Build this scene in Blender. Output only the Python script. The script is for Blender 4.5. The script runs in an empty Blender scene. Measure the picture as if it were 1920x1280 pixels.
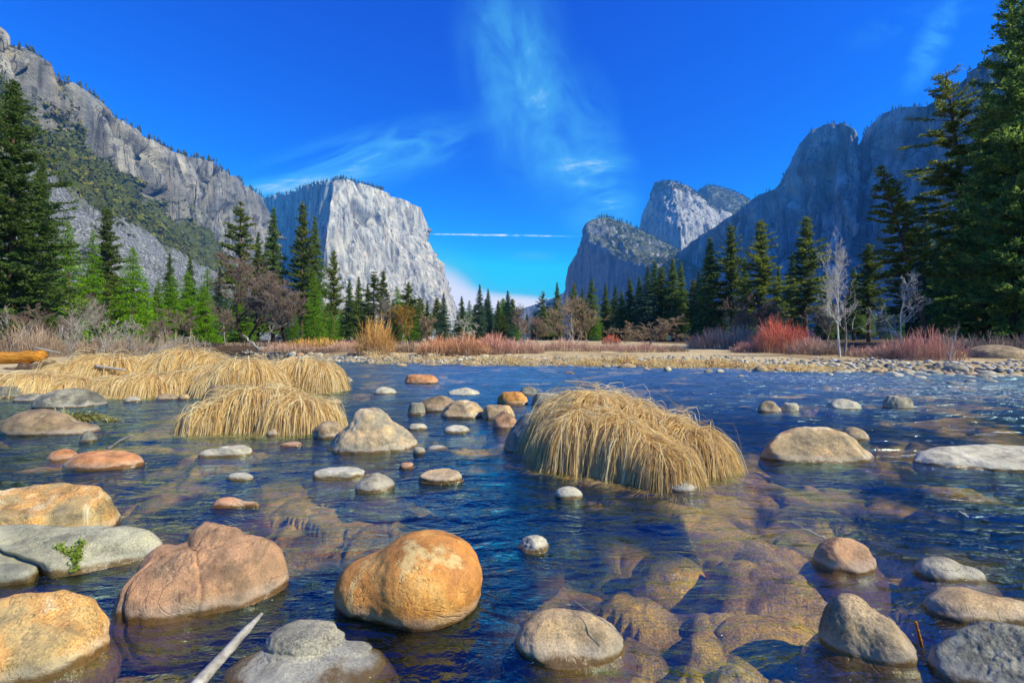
import bpy, bmesh, math, random
import numpy as np
from mathutils import Vector, Matrix
R = math.radians
SC = bpy.context.scene
COL = SC.collection
# ---------------------------------------------------------------- camera, sky, sun, exposure
EYE, FOC = 1.4, 853.0          # eye height over the water, focal length in photo pixels
cam = bpy.data.cameras.new('camera'); cam.lens = 16.0; cam.sensor_width = 36.0
cam.clip_start = 0.05; cam.clip_end = 20000
cob = bpy.data.objects.new('camera', cam); COL.objects.link(cob)
cob.location = (0, 0, EYE); cob.rotation_euler = (R(90), 0, 0); SC.camera = cob
SC.view_settings.view_transform = 'Standard'; SC.view_settings.look = 'None'
SC.view_settings.gamma = 1.0; SC.view_settings.exposure = 0.62
try:
    SC.cycles.use_denoising = True
    SC.cycles.use_adaptive_sampling = True; SC.cycles.adaptive_threshold = 0.02; SC.cycles.max_bounces = 8; SC.cycles.transparent_max_bounces = 12
    SC.cycles.diffuse_bounces = 3; SC.cycles.glossy_bounces = 3
    SC.cycles.caustics_reflective = False; SC.cycles.caustics_refractive = False
    SC.cycles.volume_bounces = 0
except Exception: pass
SUN_EL, SUN_AZ = 41.0, 115.0    # azimuth measured from +Y (ahead) towards +X (right)
sd = Vector((math.sin(R(SUN_AZ))*math.cos(R(SUN_EL)), math.cos(R(SUN_AZ))*math.cos(R(SUN_EL)), math.sin(R(SUN_EL))))
sl = bpy.data.lights.new('sun', 'SUN'); sl.energy = 5.0; sl.angle = R(0.5); sl.color = (1.0, 0.96, 0.70)
so = bpy.data.objects.new('sun', sl); COL.objects.link(so)
so.rotation_euler = (-sd).to_track_quat('-Z', 'Y').to_euler(); so.location = (50, 0, 80)
W = bpy.data.worlds.new('World'); SC.world = W; W.use_nodes = True
nt = W.node_tree; nt.nodes.clear()
def N(t, kind, **kw):
    n = t.nodes.new(kind)
    for k, v in kw.items():
        if k.startswith('i_'): n.inputs[k[2:].replace('_', ' ')].default_value = v
        else: setattr(n, k, v)
    return n
def mth(t, op, a, b=None, clamp=False):
    n = t.nodes.new('ShaderNodeMath'); n.operation = op; n.use_clamp = clamp
    for i, x in enumerate((a, b)):
        if x is None: continue
        if isinstance(x, (int, float)): n.inputs[i].default_value = x
        else: t.links.new(x, n.inputs[i])
    return n.outputs[0]
def maprange(t, x, a, b, c=0.0, d=1.0, smooth=True):
    n = t.nodes.new('ShaderNodeMapRange'); n.interpolation_type = 'SMOOTHSTEP' if smooth else 'LINEAR'
    t.links.new(x, n.inputs[0])
    for i, v in enumerate((a, b, c, d)): n.inputs[i+1].default_value = v
    return n.outputs[0]
def mixc(t, f, a, b, mode='MIX'):
    n = t.nodes.new('ShaderNodeMix'); n.data_type = 'RGBA'; n.blend_type = mode
    for s, x in ((n.inputs[0], f), (n.inputs[6], a), (n.inputs[7], b)):
        if isinstance(x, (int, float)): s.default_value = x
        elif isinstance(x, tuple): s.default_value = x if len(x) == 4 else x+(1,)
        else: t.links.new(x, s)
    return n.outputs[2]
sky = N(nt, 'ShaderNodeTexSky', sky_type='NISHITA', sun_disc=False)
sky.sun_elevation = R(SUN_EL); sky.sun_rotation = R(SUN_AZ); sky.altitude = 1200
sky.air_density = 1.0; sky.dust_density = 0.2; sky.ozone_density = 3.0
hs = N(nt, 'ShaderNodeHueSaturation', i_Saturation=1.45, i_Value=1.0, i_Hue=0.508); nt.links.new(sky.outputs[0], hs.inputs['Color'])
sp_ = N(nt, 'ShaderNodeSeparateColor'); nt.links.new(hs.outputs[0], sp_.inputs[0])
cb_ = N(nt, 'ShaderNodeCombineColor')      # a deep, polarised blue: each band of the sky's own light through a power curve
for k_, (ga, gp, top) in enumerate(((0.22, 1.6, 3.0), (1.5, 1.9, 9.0), (2.55, 1.0, 12.0))):
    nt.links.new(mth(nt, 'MINIMUM', mth(nt, 'MULTIPLY', mth(nt, 'POWER', sp_.outputs[k_], gp), ga), top), cb_.inputs[k_])
tc = N(nt, 'ShaderNodeTexCoord'); sx = N(nt, 'ShaderNodeSeparateXYZ'); nt.links.new(tc.outputs['Generated'], sx.inputs[0])
yy = mth(nt, 'MAXIMUM', sx.outputs[1], 0.03)
cu = mth(nt, 'DIVIDE', sx.outputs[0], yy); cv = mth(nt, 'DIVIDE', sx.outputs[2], yy)
cxy = N(nt, 'ShaderNodeCombineXYZ'); nt.links.new(cu, cxy.inputs[0]); nt.links.new(cv, cxy.inputs[1])
ahead = maprange(nt, sx.outputs[1], 0.05, 0.2)
def cloud(px, py, rx, ry, rot, ns, stretch, lo, hi, amt, seed=0, dist=0.6, nrot=None, soft=1.0):
    "one patch of cirrus round a direction of the sky (tangent of azimuth, tangent of height)"
    mp = N(nt, 'ShaderNodeMapping', vector_type='TEXTURE')
    mp.inputs['Location'].default_value = ((px-960)/FOC, (640-py)/FOC, 0); mp.inputs['Rotation'].default_value = (0, 0, R(rot))
    mp.inputs['Scale'].default_value = (rx/FOC, ry/FOC, 1); nt.links.new(cxy.outputs[0], mp.inputs[0])
    g = N(nt, 'ShaderNodeTexGradient', gradient_type='SPHERICAL'); nt.links.new(mp.outputs[0], g.inputs[0])
    m2 = N(nt, 'ShaderNodeMapping', vector_type='TEXTURE'); m2.inputs['Rotation'].default_value = (0, 0, R(rot if nrot is None else nrot))
    m2.inputs['Scale'].default_value = (stretch, 1, 1); m2.inputs['Location'].default_value = (seed*3.7, seed*1.3, 0)
    nt.links.new(cxy.outputs[0], m2.inputs[0])
    n = N(nt, 'ShaderNodeTexNoise', i_Scale=ns, i_Detail=7.0, i_Roughness=0.62, i_Distortion=dist); nt.links.new(m2.outputs[0], n.inputs['Vector'])
    e = maprange(nt, g.outputs[1], 0.0, soft)
    return mth(nt, 'MULTIPLY', mth(nt, 'MULTIPLY', e, maprange(nt, n.outputs[0], lo, hi)), amt)
cl = None
for a in (dict(px=965, py=110, rx=130, ry=260, rot=8, ns=6, stretch=.5, lo=.25, hi=.9, amt=.6, seed=1, dist=.5),
          dict(px=1030, py=235, rx=150, ry=210, rot=20, ns=7, stretch=.6, lo=.25, hi=.9, amt=.65, seed=2, dist=.6),
          dict(px=1118, py=345, rx=100, ry=150, rot=10, ns=15, stretch=4.5, lo=.24, hi=.78, amt=.62, seed=3, nrot=8, dist=1.2, soft=.8),
          dict(px=1135, py=375, rx=75, ry=90, rot=0, ns=30, stretch=5, lo=.38, hi=.70, amt=.35, seed=13, nrot=6, dist=.8),
          dict(px=1050, py=320, rx=190, ry=45, rot=-8, ns=14, stretch=3, lo=.4, hi=.8, amt=.35, seed=4),
          dict(px=690, py=300, rx=330, ry=75, rot=14, ns=14, stretch=4.5, lo=.34, hi=.82, amt=.7, seed=5, nrot=18, dist=1.2),
          dict(px=540, py=346, rx=170, ry=30, rot=8, ns=10, stretch=3, lo=.25, hi=.7, amt=.9, seed=6),
          dict(px=1745, py=85, rx=40, ry=120, rot=-28, ns=13, stretch=1.6, lo=.35, hi=.75, amt=.7, seed=7),
          dict(px=1720, py=40, rx=190, ry=40, rot=18, ns=10, stretch=2, lo=.38, hi=.8, amt=.3, seed=8),
          dict(px=985, py=596, rx=230, ry=62, rot=-6, ns=9, stretch=2.6, lo=.0, hi=.5, amt=1.0, seed=9, soft=.6),
          dict(px=815, py=610, rx=150, ry=185, rot=38, ns=8, stretch=2.2, lo=.0, hi=.5, amt=1.0, seed=10, soft=.6),
          dict(px=1000, py=480, rx=60, ry=14, rot=0, ns=14, stretch=3, lo=.35, hi=.7, amt=.4, seed=11),
          dict(px=935, py=441, rx=215, ry=2.6, rot=-0.9, ns=55, stretch=2, lo=.2, hi=.75, amt=.9, seed=12, soft=.55)):
    c = cloud(**a)
    cl = c if cl is None else mth(nt, 'ADD', cl, mth(nt, 'MULTIPLY', c, mth(nt, 'SUBTRACT', 1.0, cl)))
cl = mth(nt, 'MULTIPLY', cl, ahead, True)
skycol = mixc(nt, mth(nt, 'POWER', cl, 0.85), cb_.outputs[0], (1.4, 7.8, 9.8)); skycol = mixc(nt, maprange(nt, cl, 0.32, 1.0), skycol, (12.5, 12.3, 12.3))
bg = N(nt, 'ShaderNodeBackground', i_Strength=0.074); nt.links.new(skycol, bg.inputs[0])
wo = N(nt, 'ShaderNodeOutputWorld'); nt.links.new(bg.outputs[0], wo.inputs[0])

# ---------------------------------------------------------------- helpers
def at(px, py, Y): return np.array(((px-960)/FOC*Y, Y, EYE-(py-640)/FOC*Y))
def onwater(px, py):
    Y = EYE*FOC/(py-640); return np.array(((px-960)/FOC*Y, Y, 0.0))
def _h(ix, iy, iz, s):
    n = (ix*374761393 + iy*668265263 + iz*2147483647 + s*974634777) & 0xffffffff
    n = ((n ^ (n >> 13))*1274126177) & 0xffffffff
    n = ((n ^ (n >> 16))*2246822519) & 0xffffffff
    return ((n ^ (n >> 15)) & 0xffffff)/float(0xffffff)
def vn(p, s=0):
    "value noise in -1..1 at points p (N,3)"
    i = np.floor(p).astype(np.int64); f = p-i; f = f*f*f*(f*(f*6-15)+10)
    x, y, z = i[:, 0], i[:, 1], i[:, 2]; u, v, w = f[:, 0], f[:, 1], f[:, 2]
    def L(a, b, t): return a+(b-a)*t
    a = L(L(_h(x, y, z, s), _h(x+1, y, z, s), u), L(_h(x, y+1, z, s), _h(x+1, y+1, z, s), u), v)
    b = L(L(_h(x, y, z+1, s), _h(x+1, y, z+1, s), u), L(_h(x, y+1, z+1, s), _h(x+1, y+1, z+1, s), u), v)
    return L(a, b, w)*2-1
def fbm(p, o=4, s=0, g=0.5, lac=2.03):
    p = np.asarray(p, float); r = np.zeros(len(p)); a = 1.0; t = 0
    for k in range(o):
        r += a*vn(p+k*17.3, s+k*31); t += a; a *= g; p = p*lac
    return r/t
def ridged(p, o=4, s=0, g=0.55):
    p = np.asarray(p, float); r = np.zeros(len(p)); a = 1.0; t = 0
    for k in range(o):
        r += a*(1-2*np.abs(vn(p+k*11.7, s+k*13))); t += a; a *= g; p = p*2.05
    return r/t
def mk(name, V, F, mat=None, parent=None, smooth=True, attrs=None, loc=None):
    V = np.asarray(V, np.float32); Fs = [np.asarray(f, np.int32) for f in (F if isinstance(F, list) else [F]) if len(f)]
    me = bpy.data.meshes.new(name); me.vertices.add(len(V)); me.vertices.foreach_set('co', V.ravel())
    nl = sum(f.size for f in Fs); npol = sum(len(f) for f in Fs)
    me.loops.add(nl); me.polygons.add(npol)
    me.loops.foreach_set('vertex_index', np.concatenate([f.ravel() for f in Fs]))
    tot = np.concatenate([np.full(len(f), f.shape[1], np.int32) for f in Fs])
    st = np.concatenate([[0], np.cumsum(tot)[:-1]]).astype(np.int32)
    me.polygons.foreach_set('loop_start', st)
    me.polygons.foreach_set('use_smooth', np.full(npol, smooth, bool))
    me.update(calc_edges=True)
    for k, a in (attrs or {}).items():
        at_ = me.attributes.new(k, 'FLOAT', 'POINT'); at_.data.foreach_set('value', np.asarray(a, np.float32))
    if mat is not None: me.materials.append(mat)
    o = bpy.data.objects.new(name, me); COL.objects.link(o)
    if loc is not None: o.location = tuple(float(x) for x in loc)
    if parent is not None: o.parent = parent
    return o
def tag(o, label=None, cat=None, group=None, kind=None):
    for k, v in (('label', label), ('category', cat), ('group', group), ('kind', kind)):
        if v: o[k] = v
    return o
def empty(name, loc, rz=0.0):
    o = bpy.data.objects.new(name, None); COL.objects.link(o); o.location = tuple(float(x) for x in loc); o.rotation_euler.z = rz
    o.empty_display_size = 0.2
    return o
def copy_thing(o):
    r = o.copy(); COL.objects.link(r)
    for ch in o.children:
        c = ch.copy(); COL.objects.link(c); c.parent = r
    return r
def gridfaces(nu, nv, wrap=False):
    i = np.arange(nu if wrap else nu-1)[:, None]; j = np.arange(nv-1)[None, :]
    i2 = (i+1) % nu
    return np.stack([(i*nv+j), (i2*nv+j), (i2*nv+j+1), (i*nv+j+1)], -1).reshape(-1, 4)
def tubes(P0, P1, R0, R1, k=4):
    "separate tapered tubes for many segments"
    P0, P1 = np.asarray(P0, float), np.asarray(P1, float); R0, R1 = np.asarray(R0, float), np.asarray(R1, float)
    d = P1-P0; d /= np.linalg.norm(d, axis=1, keepdims=True)+1e-9
    ref = np.where(np.abs(d[:, 2:3]) > 0.9, np.array([[1., 0, 0]]), np.array([[0, 0, 1.]]))
    a = np.cross(d, ref); a /= np.linalg.norm(a, axis=1, keepdims=True)+1e-9; b = np.cross(d, a)
    th = np.arange(k)*2*math.pi/k; cs, sn = np.cos(th), np.sin(th)
    ring = a[:, None, :]*cs[None, :, None]+b[:, None, :]*sn[None, :, None]
    V = np.concatenate([P0[:, None]+ring*R0[:, None, None], P1[:, None]+ring*R1[:, None, None]], 1).reshape(-1, 3)
    n = len(P0); base = (np.arange(n)*2*k)[:, None]; j = np.arange(k)[None, :]; j2 = (j+1) % k
    F = np.stack([base+j, base+j2, base+k+j2, base+k+j], -1).reshape(-1, 4)
    return V, F
def chain(pts, rad, k=8, cap=True):
    "one smooth tube along a polyline"
    pts = np.asarray(pts, float); rad = np.asarray(rad, float); n = len(pts)
    d = np.gradient(pts, axis=0); d /= np.linalg.norm(d, axis=1, keepdims=True)+1e-9
    ref = np.array([0.3, 1, 0.1]) if abs(d[:, 2]).mean() > 0.6 else np.array([0, 0, 1.])
    a = np.cross(d, ref); a /= np.linalg.norm(a, axis=1, keepdims=True)+1e-9; b = np.cross(d, a)
    th = np.arange(k)*2*math.pi/k
    V = pts[:, None]+(a[:, None]*np.cos(th)[None, :, None]+b[:, None]*np.sin(th)[None, :, None])*rad[:, None, None]
    V = V.reshape(-1, 3); i = np.arange(n-1)[:, None]; j = np.arange(k)[None, :]; j2 = (j+1) % k
    F = np.stack([i*k+j, i*k+j2, (i+1)*k+j2, (i+1)*k+j], -1).reshape(-1, 4)
    Fs = [F]
    if cap: Fs += [np.arange(k)[None, ::-1], (np.arange(k)+(n-1)*k)[None]]
    return V, Fs
# ---------------------------------------------------------------- materials
def newmat(name):
    m = bpy.data.materials.new(name); m.use_nodes = True; t = m.node_tree; t.nodes.clear()
    out = t.nodes.new('ShaderNodeOutputMaterial'); return m, t, out
def ramp(t, x, stops):
    n = t.nodes.new('ShaderNodeValToRGB'); e = n.color_ramp.elements
    while len(e) < len(stops): e.new(0.5)
    for q, (p, c) in zip(e, stops): q.position = p; q.color = tuple(c)+(1,) if len(c) == 3 else c
    if x is not None: t.links.new(x, n.inputs[0])
    return n.outputs[0]
def pos(t, scale=(1, 1, 1), rot=(0, 0, 0), off=(0, 0, 0)):
    g = t.nodes.new('ShaderNodeNewGeometry'); mp = t.nodes.new('ShaderNodeMapping')
    mp.inputs['Scale'].default_value = scale; mp.inputs['Rotation'].default_value = rot; mp.inputs['Location'].default_value = off
    t.links.new(g.outputs['Position'], mp.inputs[0]); return mp.outputs[0]
def noise(t, vec, scale, detail=5.0, rough=0.55, dist=0.0):
    n = N(t, 'ShaderNodeTexNoise', i_Scale=scale, i_Detail=detail, i_Roughness=rough, i_Distortion=dist)
    t.links.new(vec, n.inputs['Vector']); return n.outputs[0]
def bump(t, h, strength, dist, nrm=None):
    b = N(t, 'ShaderNodeBump', i_Strength=strength, i_Distance=dist); t.links.new(h, b.inputs['Height'])
    if nrm is not None: t.links.new(nrm, b.inputs['Normal'])
    return b.outputs[0]
def attr(t, name):
    a = t.nodes.new('ShaderNodeAttribute'); a.attribute_name = name; return a.outputs['Fac']
def princ(t, out, col, rough=0.8, nrm=None, spec=0.4):
    b = t.nodes.new('ShaderNodeBsdfPrincipled'); b.inputs['Specular IOR Level'].default_value = spec
    for s, x in (('Base Color', col), ('Roughness', rough)):
        if isinstance(x, (int, float)): b.inputs[s].default_value = x
        elif isinstance(x, tuple): b.inputs[s].default_value = x+(1,)
        else: t.links.new(x, b.inputs[s])
    if nrm is not None: t.links.new(nrm, b.inputs['Normal'])
    if out is not None: t.links.new(b.outputs[0], out.inputs[0])
    return b
def rock_mat(name, stops, s=1.0, big=2.2, speck=0.5, spots=(0.05, 0.045, 0.04), spot_amt=0.5, wet=True, bmp=1.0, zgrad=None):
    m, t, out = newmat(name); p = pos(t); oi = t.nodes.new('ShaderNodeObjectInfo')
    pa = N(t, 'ShaderNodeVectorMath', operation='ADD'); t.links.new(p, pa.inputs[0]); t.links.new(oi.outputs['Random'], pa.inputs[1]); p = pa.outputs[0]
    n1 = noise(t, p, big*s, 6, 0.6, 0.4); c = ramp(t, n1, stops)
    n2 = noise(t, p, 26*s, 5, 0.7); n3 = noise(t, p, 110*s, 3, 0.6)
    c = mixc(t, maprange(t, n2, 0.60, 0.72, 0, spot_amt), c, spots)
    c = mixc(t, mth(t, 'MULTIPLY', maprange(t, noise(t, p, 1.7*s, 4, 0.6), 0.36, 0.62, 0.35, 1.0), min(1, speck*1.5)), c, ramp(t, n3, [(0.34, (0.25, 0.25, 0.25)), (0.46, (0.9, 0.9, 0.9)), (0.58, (1.05, 1.05, 1.05)), (0.68, (1.8, 1.75, 1.65))]), 'MULTIPLY')
    n4 = noise(t, p, 7*s, 5, 0.65); c = mixc(t, 0.8, c, ramp(t, n4, [(0.3, (0.42, 0.42, 0.43)), (0.5, (1, 1, 1)), (0.72, (1.5, 1.42, 1.25))]), 'MULTIPLY')
    n5 = noise(t, p, 1.3*s, 6, 0.75, 1.2); c = mixc(t, maprange(t, n5, 0.56, 0.64, 0, 0.55), c, tuple(min(.7, x*1.25+.06) for x in stops[-1][1])); c = mixc(t, maprange(t, n5, 0.44, 0.36, 0, 0.6), c, tuple(x*.55 for x in stops[0][1])); c = mixc(t, 1.0, c, (1.10, 1.0, 0.80), 'MULTIPLY')
    cr = mth(t, 'ABSOLUTE', mth(t, 'SUBTRACT', noise(t, p, 1.25*s, 5, 0.6, 1.6), 0.5)); crk = mth(t, 'MULTIPLY', maprange(t, cr, 0.001, 0.008, 1, 0), maprange(t, n5, 0.45, 0.55)); c = mixc(t, mth(t, 'MULTIPLY', crk, 0.35), c, (0.04, 0.035, 0.03))
    rough = 0.75
    if wet:
        g = t.nodes.new('ShaderNodeNewGeometry'); sz = t.nodes.new('ShaderNodeSeparateXYZ'); t.links.new(g.outputs['Position'], sz.inputs[0])
        zz = mth(t, 'SUBTRACT', sz.outputs[2], mth(t, 'MULTIPLY', mth(t, 'SUBTRACT', n4, 0.5), 0.10))
        w = maprange(t, zz, 0.014, 0.042, 1, 0); pale = mth(t, 'MULTIPLY', maprange(t, zz, 0.035, 0.10, 1, 0), 0.30)
        c = mixc(t, pale, c, (0.46, 0.43, 0.38)); c = mixc(t, w, c, mixc(t, 0.3, mixc(t, 1.0, c, (0.34, 0.26, 0.17), 'MULTIPLY'), (0.16, 0.09, 0.02)))
        rough = mth(t, 'SUBTRACT', 0.75, mth(t, 'MULTIPLY', w, 0.6))
    vr = N(t, 'ShaderNodeTexVoronoi', i_Scale=60*s); t.links.new(p, vr.inputs['Vector']); pit = maprange(t, vr.outputs['Distance'], 0.05, 0.3)
    hb = mth(t, 'ADD', mth(t, 'MULTIPLY', n3, 0.25), mth(t, 'ADD', mth(t, 'MULTIPLY', n2, 0.8), mth(t, 'SUBTRACT', mth(t, 'ADD', n4, mth(t, 'MULTIPLY', pit, 0.10)), mth(t, 'MULTIPLY', crk, 0.6))))
    princ(t, out, c, rough, bump(t, hb, 0.4*bmp, 0.02/s), 0.35)
    return m
# ---------------------------------------------------------------- the ground: river bed and banks
RIV = np.array([(-16, -9), (-11, 3)] + [tuple(onwater(*q)[:2]) for q in ((-250, 770), (0, 746), (250, 741), (390, 727), (440, 702), (400, 683), (330, 675), (200, 672), (60, 665), (200, 662.5),
     (340, 661.5), (440, 664), (520, 669), (640, 677), (760, 681), (1000, 683), (1300, 688), (1500, 695), (1700, 699), (1920, 706), (2300, 716))] + [(33, 8), (33, -9)])
def rivdist(X, Y):
    "signed distance to the river's edge, negative in the water"
    P = np.stack([X, Y], -1); d = np.full(len(P), 1e9); ins = np.zeros(len(P), bool); n = len(RIV)
    for k in range(n):
        a, b = RIV[k], RIV[(k+1) % n]; ab = b-a; t = np.clip(((P-a)@ab)/(ab@ab), 0, 1)
        d = np.minimum(d, np.linalg.norm(P-a-t[:, None]*ab, axis=1))
        c = ((a[1] > P[:, 1]) != (b[1] > P[:, 1])) & (P[:, 0] < (b[0]-a[0])*(P[:, 1]-a[1])/(b[1]-a[1]+1e-12)+a[0]); ins ^= c
    return np.where(ins, -d, d)
def worley(p, s=0):
    i = np.floor(p).astype(np.int64); best = np.full(len(p), 9.0); cid = np.zeros(len(p)); rad = np.zeros(len(p))
    for dx in (-1, 0, 1):
        for dy in (-1, 0, 1):
            cx, cy = i[:, 0]+dx, i[:, 1]+dy; z = np.zeros_like(cx)
            fx, fy = cx+_h(cx, cy, z, s), cy+_h(cx, cy, z, s+1)
            d = np.hypot(p[:, 0]-fx, p[:, 1]-fy)/(0.55+0.6*_h(cx, cy, z, s+3)); m = d < best
            best[m] = d[m]; cid[m] = _h(cx, cy, z, s+2)[m]
    return best, cid
def ground_z(X, Y, detail=True):
    X = np.atleast_1d(np.asarray(X, float)); Y = np.atleast_1d(np.asarray(Y, float))
    d = rivdist(X, Y); rr = np.hypot(X, Y)
    P = np.stack([X, Y, np.zeros_like(X)], -1)
    n = fbm(P*0.35, 3, 5)
    z = np.where(d < 0, -0.10-0.34*(1-np.exp(d/1.1)), -0.10+0.62*(1-np.exp(-d/1.6)))
    z = z+0.08*n*(np.abs(d) > 0.2)+np.clip(rr-34, 0, 110)*0.0125*(d > 0)
    right = np.clip((X-10)/12, 0, 1)*np.clip((Y-10)/6, 0, 1)
    z = np.where(d > 0, z-right*0.30*np.exp(-d/3.0), z)
    return z
m, t, out = newmat('meadow_ground')
p = pos(t); n1 = noise(t, p, 0.12, 6, 0.6); n2 = noise(t, p, 2.2, 6, 0.7); n3 = noise(t, pos(t, (1, .25, 1)), 0.5, 4)
c = ramp(t, n1, [(0.3, (0.40, 0.28, 0.14)), (0.5, (0.55, 0.41, 0.23)), (0.7, (0.64, 0.50, 0.30))])
c = mixc(t, 0.6, c, ramp(t, n2, [(0.3, (0.45, 0.42, 0.38)), (0.6, (1.1, 1.08, 1.0))]), 'MULTIPLY')
c = mixc(t, maprange(t, n3, 0.52, 0.66, 0, 0.55), c, (0.22, 0.13, 0.07))
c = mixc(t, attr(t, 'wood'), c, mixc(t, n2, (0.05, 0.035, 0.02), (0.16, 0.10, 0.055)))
princ(t, out, c, 0.9, bump(t, n2, 0.8, 0.15), 0.1); M_MEADOW = m
m, t, out = newmat('river_bed'); p = pos(t)
n1 = noise(t, p, 85, 5, 0.75); n6 = noise(t, p, 7.0, 5, 0.7, 1.0); n2 = noise(t, p, 2.0, 5, 0.6, 0.5); rn = attr(t, 'rnd')
c = ramp(t, rn, [(0.0, (0.16, 0.10, 0.03)), (0.22, (0.50, 0.30, 0.05)), (0.4, (0.36, 0.28, 0.07)), (0.58, (0.58, 0.38, 0.08)), (0.74, (0.44, 0.32, 0.10)), (0.88, (0.62, 0.50, 0.14)), (1.0, (0.30, 0.26, 0.17))])
c = mixc(t, maprange(t, n2, 0.4, 0.62, 0, .75), c, (0.80, 0.56, 0.03))
c = mixc(t, maprange(t, n6, 0.54, 0.66, 0, 0.5), c, (0.12, 0.07, 0.025)); c = mixc(t, maprange(t, n6, 0.42, 0.34, 0, 0.7), c, (0.76, 0.44, 0.05))
c = mixc(t, 1.0, mixc(t, 1.0, c, (0.8, 0.78, 0.7), 'MULTIPLY'), ramp(t, n1, [(0.34, (0.25, 0.22, 0.2)), (0.5, (0.85, 0.8, 0.75)), (0.66, (1.8, 1.65, 1.25))]), 'MULTIPLY')
c = mixc(t, 1.0, c, ramp(t, attr(t, 'gap'), [(0.0, (1.2, 1.2, 1.2)), (0.7, (0.8, 0.8, 0.8)), (1.0, (0.10, 0.10, 0.11))]), 'MULTIPLY')
princ(t, out, c, 0.6, bump(t, n1, 0.6, 0.02), 0.3); M_BED = m
na = 720
ang = np.concatenate([np.linspace(-62, 62, 560), np.linspace(62, 298, na-560+2)[1:-1]])
rad = np.concatenate([np.geomspace(0.5, 60, 430), np.geomspace(60, 5200, 60)[1:]])
A, Rr = np.meshgrid(R(1)*ang, rad, indexing='ij')
X, Y = (Rr*np.sin(A)).ravel(), (Rr*np.cos(A)).ravel()
d = rivdist(X, Y); Z = ground_z(X, Y)
P2 = np.stack([X, Y, 0*X], -1)
wp = P2+0.25*np.stack([fbm(P2*1.3, 2, 3), fbm(P2*1.3, 2, 8), 0*X], -1)
b1, c1 = worley(wp/0.85, 11); b2, c2 = worley(wp/0.28, 21); b3, c3 = worley(wp/0.12, 31)
big = (c1 < 0.3)*np.clip(1-b1**2*1.35, 0, 1); mid = np.clip(1-b2**2*1.2, 0, 1)*(c2 < 0.8)
inw = np.clip(-d/0.8, 0, 1)*(Rr.ravel() < 40)
Z += inw*(0.13*np.sqrt(big)+0.095*np.sqrt(mid)*(1-0.3*(big > 0))+0.035*np.sqrt(np.clip(1-b3**2, 0, 1)))
Z += np.clip(-d/1.0, 0, 1)*(np.clip((X-.3)/1.5, 0, 1)*np.clip((7-Y)/3, 0, 1)*0.11+np.clip((-X-2.5)/2, 0, 1)*np.clip((8-Y)/3, 0, 1)*.10)
pool = 0.30*np.clip(fbm(P2*1.15, 3, 91)+.02, -.45, .6)*np.clip(-d/0.8, 0, 1)*(Rr.ravel() < 60)
Z -= np.maximum(pool, -0.06)*1.6
Z = np.where(d < -0.15, np.minimum(Z, -0.045), Z)
rnd = np.where(big > 0.05, c1*2 % 1, c2); gap = np.where(big > 0.05, b1*0.9, np.clip(b2, 0, 1.1))
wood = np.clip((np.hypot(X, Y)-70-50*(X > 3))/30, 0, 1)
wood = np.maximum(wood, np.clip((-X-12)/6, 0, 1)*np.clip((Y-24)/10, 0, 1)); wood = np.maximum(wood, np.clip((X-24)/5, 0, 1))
V = np.stack([X, Y, Z], -1); F = gridfaces(na, len(rad), True)
fd = d[F].max(1); fr = Rr.ravel()[F].max(1)
isbed = (fd < 0.02) & (fr < 75)
def sub(V, F, **at_):
    u, inv = np.unique(F, return_inverse=True); return V[u], inv.reshape(F.shape), {k: a[u] for k, a in at_.items()}
v_, f_, a_ = sub(V, F[isbed], rnd=rnd, gap=gap); tag(mk('riverbed', v_, f_, M_BED, attrs=a_), kind='structure')
v_, f_, a_ = sub(V, F[~isbed], wood=wood); tag(mk('ground', v_, f_, M_MEADOW, attrs=a_), kind='structure')
# ---------------------------------------------------------------- the water
m, t, out = newmat('river_water')
p = pos(t)
pw = N(t, 'ShaderNodeVectorMath', operation='ADD'); t.links.new(p, pw.inputs[0])
wn = N(t, 'ShaderNodeTexNoise', i_Scale=0.5, i_Detail=3.0); t.links.new(p, wn.inputs['Vector'])
ws = N(t, 'ShaderNodeVectorMath', operation='SCALE', i_Scale=0.7); t.links.new(wn.outputs['Color'], ws.inputs[0]); t.links.new(ws.outputs[0], pw.inputs[1])
def wnoise(sx_, sy_, rot, sc, det, ro):
    mp = N(t, 'ShaderNodeMapping'); mp.inputs['Rotation'].default_value = (0, 0, R(rot)); mp.inputs['Scale'].default_value = (sx_, sy_, 1)
    t.links.new(pw.outputs[0], mp.inputs[0]); return noise(t, mp.outputs[0], sc, det, ro, 0.6)
h1 = wnoise(0.45, 1.1, 14, 5.0, 4, 0.6); h2 = wnoise(0.6, 1.2, -12, 17.0, 4, 0.6); h3 = wnoise(0.35, 1.0, 6, 1.6, 3, 0.5)
hh = mth(t, 'ADD', mth(t, 'MULTIPLY', h1, 1.0), mth(t, 'ADD', mth(t, 'MULTIPLY', h2, 0.22), mth(t, 'MULTIPLY', h3, 2.6)))
nrm = bump(t, hh, 1.0, 0.050); t.links.new(mth(t, 'MULTIPLY', attr(t, 'chop'), 0.05), nrm.node.inputs['Distance'])
gl = N(t, 'ShaderNodeBsdfGlossy', i_Roughness=0.04); gl.inputs[0].default_value = (0.68, 0.98, 1.0, 1); t.links.new(nrm, gl.inputs['Normal']); t.links.new(attr(t, 'rough'), gl.inputs['Roughness'])
tr = N(t, 'ShaderNodeBsdfTransparent')
gw = t.nodes.new('ShaderNodeNewGeometry'); sw = t.nodes.new('ShaderNodeSeparateXYZ'); t.links.new(gw.outputs['Incoming'], sw.inputs[0])
path = mth(t, 'ADD', 0.5, mth(t, 'DIVIDE', 0.36, mth(t, 'MAXIMUM', mth(t, 'ABSOLUTE', sw.outputs[2]), 0.04)))      # the longer way through the water of a slanting ray
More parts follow.
